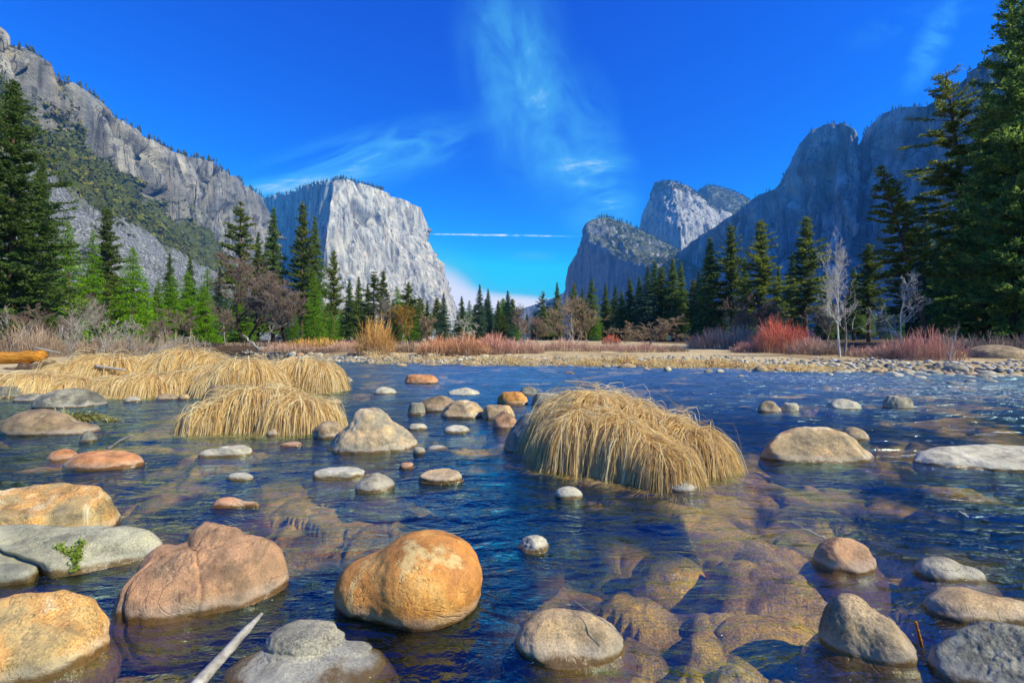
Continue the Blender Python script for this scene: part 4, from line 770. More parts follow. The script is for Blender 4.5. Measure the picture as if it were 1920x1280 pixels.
# dry reeds along the far bank
rs = np.random.RandomState(9); n = 15000; px = 690+rs.uniform(0, 1, n)*900; keep = rs.uniform(0, 1, n) < np.interp(px, [690, 800, 950, 1000, 1500, 1600], [.5, .35, .4, 1, 1, .2]); px = px[keep]; n = len(px)
yb = np.interp(px, [480, 640, 760, 1000, 1300, 1500, 1700], [668, 677, 681, 683, 688, 695, 699])-rs.uniform(1.5, 6.5, n)
Y = (EYE-.15)*FOC/(yb-640); Y = np.minimum(Y, 34); X = (px-960)/FOC*Y; z = ground_z(X, Y); K = 5; s = np.linspace(0, 1, K)[None]
L = (rs.uniform(.22, .5, n)*(1+1.0*fbm(np.stack([X*.9, Y*.9, 0*X], -1), 2, 5)))[:, None]; a = rs.uniform(0, 6.28, n)+fbm(np.stack([X*1.5, Y, 0*X], -1), 2, 6)*2; le = rs.uniform(.2, .9, n)[:, None]
P = np.stack([X[:, None]+np.cos(a)[:, None]*L*le*s*s*.9, Y[:, None]+np.sin(a)[:, None]*L*le*s*s*.9-s*s*L*.3, z[:, None]+L*(s-.55*le*s**3)], -1)
V, F = ribbons(P, rs.uniform(.025, .05, n)); tag(mk('dry_reeds', V, F, M_STRAW, smooth=False, attrs={'rnd': np.repeat(np.clip(rs.normal(.5, .2, n), 0, 1), 2*K), 'tip': np.tile(np.repeat(np.linspace(0, .8, K), 2), n)}), 'dry golden reeds lining the far bank', 'reeds', kind='stuff')
# ---------------------------------------------------------------- trees
def leaf_mat(name, dark, light, tl=0.5):
    m, t, out = newmat(name); oi = t.nodes.new('ShaderNodeObjectInfo')
    c = mixc(t, attr(t, 'rnd'), dark, light); c = mixc(t, 1.0, c, ramp(t, oi.outputs['Random'], [(0, (0.75, 0.8, 0.8)), (1, (1.25, 1.2, 1.05))]), 'MULTIPLY')
    b = princ(t, None, c, 0.6, None, 0.25); tr_ = N(t, 'ShaderNodeBsdfTranslucent'); t.links.new(c, tr_.inputs[0]); x = t.nodes.new('ShaderNodeMixShader'); x.inputs[0].default_value = tl
    t.links.new(b.outputs[0], x.inputs[1]); t.links.new(tr_.outputs[0], x.inputs[2]); t.links.new(x.outputs[0], out.inputs[0]); return m
def bark_mat(name, a, b_, sc=6):
    m, t, out = newmat(name); n1 = noise(t, pos(t, (1, 1, .25)), sc, 6, .7); princ(t, out, ramp(t, n1, [(.35, a), (.65, b_)]), .9, bump(t, n1, .8, .05), .1); return m
ML = dict(pine=leaf_mat('pine_needles', (0.06, 0.10, 0.022), (0.31, 0.35, 0.06)), fir=leaf_mat('fir_needles', (0.05, 0.105, 0.028), (0.25, 0.34, 0.06)),
          cedar=leaf_mat('cedar_sprays', (0.07, 0.17, 0.008), (0.30, 0.56, 0.012)), blue=leaf_mat('blue_fir_needles', (0.04, 0.09, 0.06), (0.15, 0.25, 0.14)), shade=leaf_mat('shade_pine_needles', (0.07, 0.15, 0.04), (0.36, 0.50, 0.10)))  # shade: pine needles of the shaded stand, colour lightened to lift its shadow
MB = dict(deadwood=bark_mat('dead_branch_wood', (0.24, 0.20, 0.17), (0.52, 0.47, 0.42)), brown=bark_mat('brown_bark', (0.05, 0.032, 0.022), (0.20, 0.12, 0.075)), grey=bark_mat('grey_bark', (0.12, 0.10, 0.09), (0.34, 0.29, 0.26)), white=bark_mat('white_bark', (0.44, 0.40, 0.35), (0.74, 0.70, 0.64)),
          tan=bark_mat('tan_bark', (0.24, 0.16, 0.10), (0.50, 0.37, 0.24)), dark=bark_mat('dark_bark', (0.02, 0.015, 0.012), (0.08, 0.055, 0.04)), purple=bark_mat('brown_twigs', (0.16, 0.11, 0.09), (0.38, 0.27, 0.21)), olive=bark_mat('orange_twigs', (0.24, 0.13, 0.03), (0.52, 0.30, 0.08)))
def conifer(seed, H, cb, Rm, wh, per, tuft, tri, kind, lean=0.0, need=None):
    "trunk and crown of one conifer; returns mesh data"
    rs = np.random.RandomState(seed); k = 12; zt = np.linspace(0, 1, k); wob = np.stack([np.cumsum(rs.normal(0, .006*H/k*3, k)), np.cumsum(rs.normal(0, .006*H/k*3, k))], -1)*(zt[:, None])
    wob[:, 0] += lean*H*(zt**1.15); tr = np.stack([wob[:, 0], wob[:, 1], zt*H], -1); r0 = 0.0115*H+.05; TV, TF = chain(tr, r0*(1-zt)**.8+.02, 8)
    def trunk(z): return np.stack([np.interp(z/H, zt, tr[:, 0]), np.interp(z/H, zt, tr[:, 1]), z], -1)
    n = wh*per; t = np.clip((np.repeat(np.arange(wh), per)+rs.uniform(-.5, .5, n))/wh, 0, 1)
    if kind == 'pine': prof = np.clip(1-t, 0, 1)**.8*(.6+.4*np.clip(t*4, 0, 1))*1.12; gap = rs.uniform(.35, 1.2, n)
    elif kind == 'sparse': prof = np.clip(1-t, 0, 1)**.6; gap = rs.uniform(.3, 1.2, n)
    elif kind == 'cedar': prof = np.clip(1-t, 0, 1)**.75; gap = rs.uniform(.75, 1.1, n)
    else: prof = np.clip(1-t, 0, 1)**.95*(.8+.2*np.clip(t*5, 0, 1))*1.1; gap = rs.uniform(.5, 1.18, n)
    L = Rm*prof*gap+.08*H/30; z0 = cb*H+t*(H-cb*H)*.995; az = rs.uniform(0, 6.283, n)
    sec = 1+.35*np.cos(az*2+seed)+.18*np.cos(az*3+seed*2); L = L*np.where(kind in ('pine', 'sparse'), sec, .5+.5*sec)
    pit = {'pine': .05+.65*t, 'sparse': .0+.6*t, 'cedar': -.15+.5*t, 'fir': -.22+.6*t}[kind]+rs.normal(0, .12, n); B0 = trunk(z0)
    m = tuft; s = np.linspace(.22 if kind != 'sparse' else .45, 1, m)[None, :]; drp = {'pine': .10, 'sparse': .05, 'cedar': .28, 'fir': .16}[kind]
    hz = L[:, None]*s*np.cos(pit)[:, None]; vz = L[:, None]*(s*np.sin(pit)[:, None]-drp*s*s+(.10*s**4 if kind == 'pine' else 0))
    C = np.stack([B0[:, 0, None]+np.cos(az)[:, None]*hz, B0[:, 1, None]+np.sin(az)[:, None]*hz, B0[:, 2, None]+vz], -1)
    out_ = np.stack([np.cos(az)[:, None]+0*s, np.sin(az)[:, None]+0*s, np.sin(pit)[:, None]-2*drp*s], -1)
    # limbs
    if kind in ('pine', 'sparse'): sel = np.arange(n)
    else: sel = np.arange(0, n, 2)
    LV, LF = tubes(B0[sel], C[sel, m//2], np.full(len(sel), .0016*H), np.full(len(sel), .0008*H), 3)
    L2, LF2 = tubes(C[sel, m//2], C[sel, -1], np.full(len(sel), .0008*H), np.full(len(sel), .0003*H), 3)
    TFs = TF+[LF+len(TV), LF2+len(TV)+len(LV)]; TV = np.concatenate([TV, LV, L2])
    c = np.repeat(C.reshape(-1, 3), tri, 0); o = np.repeat(out_.reshape(-1, 3), tri, 0); N_ = len(c); sp = (need or .0155*H)
    wid = np.repeat(np.repeat(L, m).reshape(n, m)*(.16+.24*np.sin(np.clip(s, 0, 1)*2.4)), tri, 1).ravel() if kind in ('fir', 'cedar') else np.full(N_, sp*1.0)
    side = np.cross(o, np.array([0, 0, 1.])); side /= np.linalg.norm(side, axis=1, keepdims=True)+1e-9
    c = c+side*(rs.normal(0, .55, N_)*wid)[:, None]+rs.normal(0, .30*sp, (N_, 3))*np.array([1, 1, .8])
    d = o*rs.uniform(.2, 1, (N_, 1))+rs.normal(0, .55, (N_, 3))+np.array([0, 0, {'pine': .35, 'sparse': .3, 'cedar': -.55, 'fir': -.12}[kind]]); d /= np.linalg.norm(d, axis=1, keepdims=True)
    u = np.cross(d, rs.normal(size=(N_, 3))); u /= np.linalg.norm(u, axis=1, keepdims=True)+1e-9; l = (sp*rs.uniform(.7, 1.5, N_)*np.repeat(np.repeat(1-.45*t, m), tri))[:, None]; w = l*.26
    kp = rs.uniform(0, 1, N_) < np.repeat(np.repeat(np.clip((1-t)*2.2+.10, 0, 1), m), tri)
    cl = np.repeat(np.clip(rs.normal(.42, .22, n*m), 0, 1), tri); rn = np.clip(cl+rs.normal(0, .14, N_), 0, 1)
    V = np.stack([c-u*w, c+u*w, c+d*l], 1)[kp].reshape(-1, 3); F = np.arange(len(V)).reshape(-1, 3); rn = rn[kp]
    return (TV, TFs), (V, F, np.repeat(rn, 3))
PROTO = {}
def plant_proto(key, H, cb, Rm, wh, per, tuft, tri, kind, leaf, bark, lean=0, need=None, seed=0):
    (TV, TF), (V, F, rn) = conifer(seed, H, cb, Rm, wh, per, tuft, tri, kind, lean, need)
    r = empty('conifer', (0, 0, 0)); mk('trunk', TV, TF, MB[bark], r); mk('crown', V, F, ML[leaf], r, smooth=False, attrs={'rnd': rn}); PROTO[key] = [r, H, False]
plant_proto('pineA', 30, .30, 4.6, 26, 6, 8, 15, 'pine', 'pine', 'brown', seed=1)
plant_proto('pineB', 30, .22, 4.2, 28, 6, 8, 15, 'pine', 'pine', 'brown', seed=2)
plant_proto('pineC', 30, .38, 4.0, 20, 5, 8, 17, 'sparse', 'pine', 'brown', seed=3)
plant_proto('firA', 30, .10, 4.3, 40, 7, 7, 10, 'fir', 'fir', 'brown', seed=4)
plant_proto('firB', 30, .16, 3.9, 36, 7, 7, 10, 'fir', 'fir', 'brown', seed=5)
plant_proto('firC', 30, .06, 4.8, 42, 7, 7, 10, 'fir', 'blue', 'brown', seed=6)
plant_proto('cedarA', 22, .06, 4.4, 42, 7, 6, 8, 'cedar', 'cedar', 'brown', seed=7)
plant_proto('cedarB', 22, .03, 4.0, 40, 7, 6, 8, 'cedar', 'cedar', 'brown', seed=8)
plant_proto('bigA', 34, .10, 5.4, 36, 7, 11, 16, 'pine', 'shade', 'dark', need=.36, seed=9)
plant_proto('bigB', 34, .07, 5.2, 38, 7, 11, 16, 'pine', 'shade', 'dark', need=.36, seed=10)
plant_proto('leftA', 34, .10, 6.4, 46, 8, 12, 16, 'pine', 'fir', 'brown', need=.36, seed=11)
plant_proto('leaner', 26, .40, 4.6, 26, 6, 9, 20, 'sparse', 'pine', 'brown', lean=-.26, need=.30, seed=12)
plant_proto('leanB', 30, .34, 5.0, 30, 6, 9, 20, 'sparse', 'pine', 'brown', lean=-.10, need=.30, seed=14)
rt = random.Random(5)
def conif(key, px, top, Y, label, group=None, wide=1.0, rz=None):
    r, H0, used_ = PROTO[key]; o = r if not used_ else copy_thing(r); PROTO[key][2] = True
    X = (px-960)/FOC*Y; g = float(ground_z(X, Y)[0])-.1; H = EYE+(640-top)/FOC*Y-g; s = H/H0
    o.location = (X, Y, g); o.scale = (s*wide, s*wide, s); o.rotation_euler.z = rt.uniform(0, 6.28) if rz is None else rz
    tag(o, label, 'tree', group); return o
# left bank
for a in (('leftA', 22, 150, 44, 'towering dense dark green pine at the left edge', 1.15), ('leftA', -75, 110, 42, 'dark pine cut by the left edge behind the towering one', 1.1), ('leftA', 75, 300, 52, 'shorter dark pine at the right shoulder of the towering left one', 1.0),
          ('cedarA', 128, 410, 58, 'bright green cedar with a tan trunk, nearest the towering left pine', 1.0), ('cedarB', 176, 428, 60, 'slim bright green cedar, second from the left edge', .8), ('pineB', 203, 386, 74, 'dark pine standing before the grey talus between two bright cedars', 1.2),
          ('cedarA', 250, 460, 58, 'wide bright green cedar below the talus', 1.25), ('firA', 318, 472, 82, 'slim dark fir right of the wide bright cedar', .9), ('cedarB', 298, 520, 66, 'small bright cedar between the wide cedar and the slim dark fir', 1.0),
          ('firB', 357, 478, 86, 'dark fir below the foot of the brushy slope', 1.0), ('cedarA', 385, 545, 72, 'small bright cedar right of the dark fir below the brushy slope', .9), ('firC', 412, 500, 80, 'dark bluish fir just left of the brown bare oaks', 1.0),
          ('pineC', 450, 376, 84, 'tall open pine with gaps, before the left cliff end', 1.15), ('firB', 484, 432, 92, 'short fir at the left side of the dense pointed one', .9), ('firA', 512, 386, 88, 'dense pointed dark fir above the brown bare oaks', 1.0),
          ('pineB', 566, 376, 88, 'tallest dark pine before the shaded face of the pale cliff', .95), ('firA', 592, 402, 92, 'tall slim fir just right of the tallest dark pine', .85), ('cedarA', 590, 505, 66, 'vivid green cedar rising behind the orange red brush', .95),
          ('cedarB', 622, 585, 58, 'low vivid green cedar at the right foot of the taller vivid one', 1.2), ('cedarB', 552, 575, 60, 'low yellowish green cedar left of the vivid ones', 1.2), ('pineA', 626, 468, 96, 'pine standing against the lower pale cliff, left of the slim trio', .85)):
    conif(a[0], a[1], a[2], a[3], a[4], 'conifers on the left bank', a[5])
for k_, a in enumerate((('firA', 655, 522, 108, 'first slim fir left in the trio before the pale cliff'), ('firB', 673, 517, 114, 'tallest slim fir of the trio before the pale cliff'), ('firA', 690, 530, 118, 'right hand slim fir of the trio before the pale cliff'),
          ('pineC', 701, 508, 108, 'open pine, left one of the tall pair before the pale cliff'), ('pineB', 720, 505, 112, 'fuller pine, right one of the tall pair before the pale cliff'), ('cedarB', 744, 535, 112, 'bright green narrow tree right of the tall pair of pines'),
          ('pineA', 766, 528, 108, 'brownish green pine behind the orange bare tree'), ('firB', 801, 562, 118, 'short fir between the orange bare tree and the pointed fir'), ('firC', 831, 549, 108, 'neat pointed fir before the right foot of the pale cliff'),
          ('firA', 866, 554, 124, 'left fir of the pair at the right edge of the pale cliff'), ('cedarA', 880, 562, 128, 'bright right tree of the pair at the right edge of the pale cliff'), ('firC', 900, 532, 128, 'bluish fir, left and tallest of the group before the low cloud'),
          ('firC', 916, 540, 132, 'bluish fir, second of the group before the low cloud'), ('firB', 934, 562, 138, 'short fir between the two bluish groups before the low cloud'), ('firC', 953, 543, 128, 'bluish fir with a brown bare tree at its right foot'),
          ('pineA', 988, 588, 150, 'low distant pine at the gap of the valley'), ('firB', 1003, 580, 150, 'low distant fir at the gap of the valley, right of the pine'), ('pineC', 1018, 545, 138, 'thin ragged pine against the low cloud, right of the valley gap'),
          ('firA', 1045, 528, 136, 'dark pointed fir left of the grey rock buttress foot'), ('pineA', 1076, 530, 145, 'pine at the foot of the grey rock buttress'), ('firC', 1092, 540, 140, 'bluish fir at the foot of the grey rock buttress'),
          ('firA', 1109, 519, 118, 'full fir before the shaded buttress, with bright green at its foot'), ('cedarB', 1118, 582, 112, 'small bright cedar at the foot of the full fir before the buttress'), ('firB', 1135, 528, 120, 'slim fir second from the full one before the buttress'),
          ('firC', 1155, 534, 130, 'bluish slim fir behind the slim one before the buttress'), ('firA', 1166, 543, 122, 'short dark fir left of the mistletoe tree crown'), ('firB', 1181, 520, 120, 'fir above the left half of the mistletoe tree'),
          ('firA', 1198, 517, 118, 'fir above the middle of the mistletoe tree'), ('firC', 1216, 497, 114, 'tall bluish fir above the right half of the mistletoe tree'), ('firB', 1228, 488, 126, 'fir behind the tall bluish one over the mistletoe tree'),
          ('pineB', 1241, 498, 116, 'pine right of the mistletoe tree crown'), ('firA', 1262, 484, 112, 'tall fir with a full top midway to the three giants'), ('firB', 1277, 489, 114, 'twin right of the tall full topped fir midway to the giants'),
          ('pineA', 1300, 522, 108, 'shorter dark pine left of the first giant conifer'), ('firA', 1330, 443, 100, 'first of the giant sunlit firs before the shaded wall, from the left'), ('firC', 1312, 505, 106, 'lower bluish fir touching the first giant fir'),
          ('pineB', 1371, 418, 98, 'second of the giant sunlit conifers, a broad pine'), ('firB', 1397, 480, 116, 'lower fir between the second and third giant conifers'), ('pineB', 1426, 410, 92, 'third giant sunlit conifer, with a straight visible trunk'),
          ('firA', 1460, 498, 120, 'dark lower fir right of the third giant conifer'), ('firB', 1478, 512, 124, 'dark lower fir midway between third and fourth giants'), ('firC', 1484, 474, 116, 'bluish fir at the left shoulder of the fourth giant'),
          ('pineB', 1509, 403, 96, 'fourth giant sunlit conifer, left of the white bare tree'), ('firA', 1548, 505, 112, 'dark fir behind the lower limbs of the white bare tree'), ('firB', 1600, 500, 100, 'dark fir behind the right limbs of the white bare tree'),
          ('pineA', 1628, 455, 74, 'sunlit pine behind the foot of the leaning pine', 1.2), ('firC', 1733, 378, 62, 'pale thin topped fir just right of the leaning pine', 1.0), ('pineA', 1700, 455, 64, 'pine between the leaning pine and the pale thin topped fir', 1.2),
          ('firB', 1762, 420, 60, 'slim fir right of the pale thin topped one', 1.0))):
    conif(a[0], a[1], a[2], a[3], a[4], 'conifers across the meadow', (a[5] if len(a) > 5 else 1.2)*rt.uniform(.9, 1.2))
# the leaning pines and the dark stand on the right
conif('leaner', 1742, 308, 38, 'pine leaning far left with a bare reddish lower trunk, right of the white tree', None, 1.0, rz=0.0)
conif('leanB', 1832, 128, 44, 'tall open pine leaning slightly left, at the left edge of the dark stand', None, 1.1, rz=0.0)
for a in (('bigA', 1885, -40, 38, 'tallest dark pine of the stand on the right, cut by the top edge', 1.0), ('bigB', 1850, 150, 42, 'dark dense pine inside the right stand, below the leaning open pine', 1.1), ('bigB', 1945, -120, 34, 'dark pine whose limbs reach in at the top right corner', 1.05),
          ('bigA', 1800, 330, 48, 'shorter dark pine at the left foot of the right stand', 1.1), ('bigB', 1905, 170, 34, 'dark pine nearest the water in the right stand', 1.15), ('bigA', 1778, 450, 52, 'lowest dark pine at the left end of the right stand', 1.2), ('bigA', 2010, -60, 36, 'dark pine mostly beyond the right edge', 1.2),
          ('bigB', 1990, 60, 46, 'dark pine behind the others at the right edge', 1.3), ('bigA', 1840, 300, 56, 'dark pine filling the back of the right stand', 1.3), ('bigB', 1920, 280, 54, 'low dark pine filling the back at the right edge', 1.4)):
    conif(a[0], a[1], a[2], a[3], a[4], 'dark pines of the right hand stand', a[5])
rb = random.Random(8)
for k_ in range(12):
    conif(rb.choice(['bigA', 'bigB', 'firA']), 1755+k_*22, rb.uniform(470, 560), rb.uniform(58, 85), 'low dark conifer at the back of the right hand stand', 'back of the right hand stand', rb.uniform(1.2, 1.7))
for k_ in range(44):
    px = rb.uniform(-60, 470); conif(rb.choice(['firA', 'firB', 'pineA', 'firC', 'cedarA']), px, rb.uniform(525, 590), rb.uniform(80, 120), 'low conifer among the back row of the left bank wood', 'back row of the left bank wood', rb.uniform(1.4, 2.1))
for k_ in range(18):
    conif(rb.choice(['firA', 'cedarA', 'cedarB', 'cedarB', 'pineA']), rb.uniform(90, 450), rb.uniform(500, 575), rb.uniform(62, 84), 'low conifer among the back row of the left bank wood', 'back row of the left bank wood', rb.uniform(1.2, 1.7))
for k_ in range(104):
    px = rb.uniform(600, 1800)-rb.uniform(0, 1)**2*200; conif(rb.choice(['firA', 'firB', 'firC', 'pineA', 'pineB', 'cedarA']), px, rb.uniform(556, 598), rb.uniform(125, 175), 'small conifer in the shaded back row across the meadow', 'back row across the meadow', rb.uniform(1.7, 2.8))
# ---- bare trees
def branchy(seed, H, r0, levels=4, spread=.6, nchild=5, up=.25, stems=1, wig=.16, minr=.006, first=.25, ratio=.52, lean=(0, 0)):
    rs = random.Random(seed); S = []
    def grow(p, d, L, r, lv):
        n = 5 if lv < 2 else 3; q = p; dd = d; st = L/n; kids = []
        for i in range(n):
            dd = (dd+Vector((rs.gauss(0, wig), rs.gauss(0, wig), rs.gauss(0, wig)+up*.25))).normalized(); q2 = q+dd*st
            ra = r*(1-.7*i/n); rb_ = r*(1-.7*(i+1)/n); S.append((q, q2, max(ra, minr), max(rb_, minr*.8), lv)); f = (i+1)/n
            if lv < levels-1:
                for _ in range(max(1, round(nchild*(1 if lv else 1.6)/n+rs.uniform(-.4, .4)))):
                    if lv == 0 and f < first: continue
                    az = rs.uniform(0, 6.283); e1 = dd.orthogonal().normalized(); e2 = dd.cross(e1); sp_ = spread*rs.uniform(.7, 1.3)
                    nd = (dd*math.cos(sp_)+(e1*math.cos(az)+e2*math.sin(az))*math.sin(sp_)+Vector((0, 0, up*.5))).normalized()
                    kids.append((q2, nd, L*ratio*rs.uniform(.6, 1.15)*(1.15-.5*f if lv == 0 else 1), max(rb_*.6, minr), lv+1))
            q = q2
        for k in kids: grow(*k)
    for s in range(stems):
        a = rs.uniform(0, 6.28); o = Vector((math.cos(a), math.sin(a), 0))*(.25*(stems > 1)); grow(o*.3, (Vector((lean[0], lean[1], 1))+o*rs.uniform(.3, 1.2)).normalized(), H*rs.uniform(.62, .8)*(1 if s == 0 else .85), r0, 0)
    return S
def split_branch(S, root, bark, twig, H, one=False):
    z = max(s[1].z for s in S); f = H/z
    for nm, sel, mt, kk in (('trunk', [s for s in S if s[4] < 2 or one], bark, 6), ('twigs', [s for s in S if s[4] >= 2 and not one], twig, 3)):
        if sel:
            V, F = tubes([tuple(s[0]*f) for s in sel], [tuple(s[1]*f) for s in sel], [s[2] for s in sel], [s[3] for s in sel], kk); mk(nm, V, F, mt, root)
def bare(label, px, top, base, Y, bark, twig, seed, group='bare trees by the river', name='bare_tree', wide=1.0, **kw):
    X = (px-960)/FOC*Y; g = float(ground_z(X, Y)[0]) if base is None else EYE-(base-640)/FOC*Y
    H = EYE+(640-top)/FOC*Y-g; o = empty(name, (X, Y, g-.05)); kw.setdefault('minr', .00017*Y); one = kw.pop('one', False); S = branchy(seed, H, kw.pop('r0', .013*H), **kw); split_branch(S, o, MB[bark], MB[twig], H, one); o.scale = (wide, wide, 1); tag(o, label, 'tree', group); return o
D5 = dict(levels=5, nchild=7)
bare('tall white bare tree with a double trunk standing on the far shore', 1575, 414, 672, 27, 'white', 'white', 1, levels=5, nchild=8, up=.26, spread=.72, stems=1, first=.22, ratio=.47, r0=.075, wig=.12, minr=.0042, wide=.8)
bare('slim pale second stem of bare tree close beside the double trunked white one', 1582, 500, 672, 27.2, 'grey', 'white', 2, levels=4, nchild=6, up=.2, spread=.8, first=.3, ratio=.42, r0=.07, minr=.006)
bare('white bare tree under the leaning pine', 1690, 505, 655, 36, 'white', 'white', 3, levels=5, nchild=6, up=.15, spread=.75, first=.2, ratio=.45, r0=.08, minr=.007)
bare('small thin white bare tree at the right end of the pink brush', 1780, 600, 692, 21, 'white', 'grey', 4, levels=4, nchild=5, up=.3, spread=.6, first=.2, r0=.035, wide=.6)
bare('grey leafless tree behind the lower limbs of the tall white one', 1545, 560, 652, 60, 'grey', 'grey', 5, wide=1.6, **D5)
bare('brown grey leafless tree before the third giant conifer', 1395, 552, 650, 52, 'purple', 'purple', 6, wide=1.5, stems=2, **D5)
bare('tan leafless tree at the left foot of the third giant conifer', 1372, 560, 650, 50, 'tan', 'tan', 7, wide=1.3, **D5)
bare('spreading bare tree hung with tan mistletoe, right of centre', 1216, 585, 655, 42, 'grey', 'tan', 8, wide=2.1, stems=3, up=.05, spread=.9, levels=5, nchild=6)
bare('tan leafless tree, leftmost of the tan group right of centre', 1050, 555, 658, 46, 'tan', 'tan', 9, wide=1.3, **D5)
bare('pale straight leafless tree, tallest of the tan group right of centre', 1076, 543, 660, 42, 'white', 'tan', 10, wide=1.0, first=.2, **D5)
bare('tan leafless tree with fine twigs, rightmost of the tan group', 1106, 566, 658, 44, 'tan', 'tan', 11, wide=1.4, **D5)
bare('white dead leafless tree with drooping limbs before the dark firs, centre', 865, 590, 655, 58, 'white', 'white', 12, wide=1.5, up=-.02, spread=1.0, levels=4, nchild=6)
bare('leafless tree with bright orange top left of centre', 752, 568, 656, 56, 'purple', 'olive', 13, wide=1.5, **D5)
bare('brownish leafless tree right of the orange topped one', 786, 585, 656, 54, 'grey', 'tan', 14, wide=1.2, **D5)
bare('thin straight pale trunk among the firs left of the orange topped tree', 697, 535, 652, 70, 'grey', 'grey', 15, wide=.7, first=.5, **D5)
bare('large brown leafless oak with twin trunks at the bend of the river', 456, 462, 652, 58, 'dark', 'purple', 16, wide=1.25, spread=.65, levels=6, nchild=6, stems=2)
bare('large brown leafless oak, rightmost of the two at the bend', 538, 476, 652, 58, 'dark', 'purple', 17, wide=1.25, spread=.65, levels=6, nchild=6, stems=2)
bare('grey leafless oak between and before the two large brown ones', 500, 540, 655, 54, 'grey', 'grey', 18, wide=1.4, **D5)
bare('low grey leafless tree left of the large brown oaks', 425, 560, 655, 56, 'grey', 'purple', 19, wide=1.5, **D5)
bare('brown leafless tree at the water below the dark fir on the left', 345, 570, 655, 54, 'dark', 'purple', 20, wide=1.5, **D5)
bare('grey brown bushy bare tree behind the dead white branches', 150, 545, None, 40, 'grey', 'purple', 21, wide=1.3, **D5)
bare('brown bushy bare tree behind the right end of the dead white branches', 275, 580, None, 44, 'purple', 'purple', 22, wide=1.6, **D5)
bare('dull brown bushy bare tree at the left edge under the towering pine', 45, 565, None, 34, 'purple', 'purple', 23, wide=1.6, **D5)
bare('dull grey bare tree between the left edge and the dead white branches', 95, 590, None, 32, 'grey', 'purple', 24, wide=1.5, **D5)
bare('brown leafless tree at the right foot of the bluish fir, centre', 975, 566, 655, 70, 'purple', 'purple', 25, wide=1.5, **D5)
bare('small grey leafless tree left of the tan group, near the valley gap', 1010, 590, 655, 62, 'purple', 'purple', 26, wide=1.5, **D5)
bare('small dark leafless tree right of the fourth giant conifer', 1450, 580, 650, 60, 'purple', 'purple', 27, wide=1.6, **D5)
# dead branches over the straw
for k_, (px, top, py, Y, ln, lb) in enumerate(((125, 592, 690, 15.5, (-.25, 0), 'dead white branch leaning left at the left end of the straw'), (132, 560, 690, 15.8, (.1, 0), 'forked dead white branch, tallest on the left of the straw heap'), (185, 556, 688, 16.2, (.15, 0), 'dead white branch with two long tips above the straw heap'),
        (200, 590, 685, 15.2, (.4, 0), 'dead white branch bent right above the tallest straw heap'), (222, 588, 685, 15.5, (.3, .1), 'curved dead white branch, middle of the tangle'), (235, 592, 682, 15.0, (.45, 0), 'dead white branch arching right over the straw'),
        (262, 610, 678, 15.3, (.5, 0), 'low dead white branch right of the arching one'), (285, 622, 672, 15.6, (.6, 0), 'lowest dead white branch at the right end of the tangle'), (160, 610, 690, 14.9, (.3, 0), 'short dead white branch in the left of the tangle'), (20, 570, 660, 22, (.35, 0), 'dead grey branch slanting up at the left edge'))):
    o = bare(lb, px, top, py, Y, 'deadwood', 'deadwood', 40+k_, 'dead branches over the straw', 'dead_branch', levels=5, nchild=4, spread=.5, up=.12, first=.2, wig=.2, r0=.017, minr=.0035, lean=ln, one=True)
    o['category'] = 'branch'
# ---- brush
def brush_mat(name, a, b_): 
    m, t, out = newmat(name); c = mixc(t, attr(t, 'tip'), a, b_); c = mixc(t, 1.0, c, ramp(t, attr(t, 'rnd'), [(0, (.6, .6, .6)), (1, (1.35, 1.35, 1.35))]), 'MULTIPLY'); princ(t, out, c, .7, None, .2); return m
MBR = dict(red=brush_mat('red_willow', (0.46, 0.28, 0.19), (0.88, 0.20, 0.11)), pink=brush_mat('pink_brush', (0.44, 0.28, 0.22), (0.80, 0.37, 0.27)), orange=brush_mat('orange_willow', (0.40, 0.24, 0.12), (0.88, 0.44, 0.10)),
           mauve=brush_mat('mauve_brush', (0.42, 0.28, 0.20), (0.74, 0.41, 0.30)), rust=brush_mat('rust_brush', (0.44, 0.27, 0.16), (0.88, 0.40, 0.20)), brown=brush_mat('brown_brush', (0.26, 0.18, 0.13), (0.52, 0.36, 0.25)))
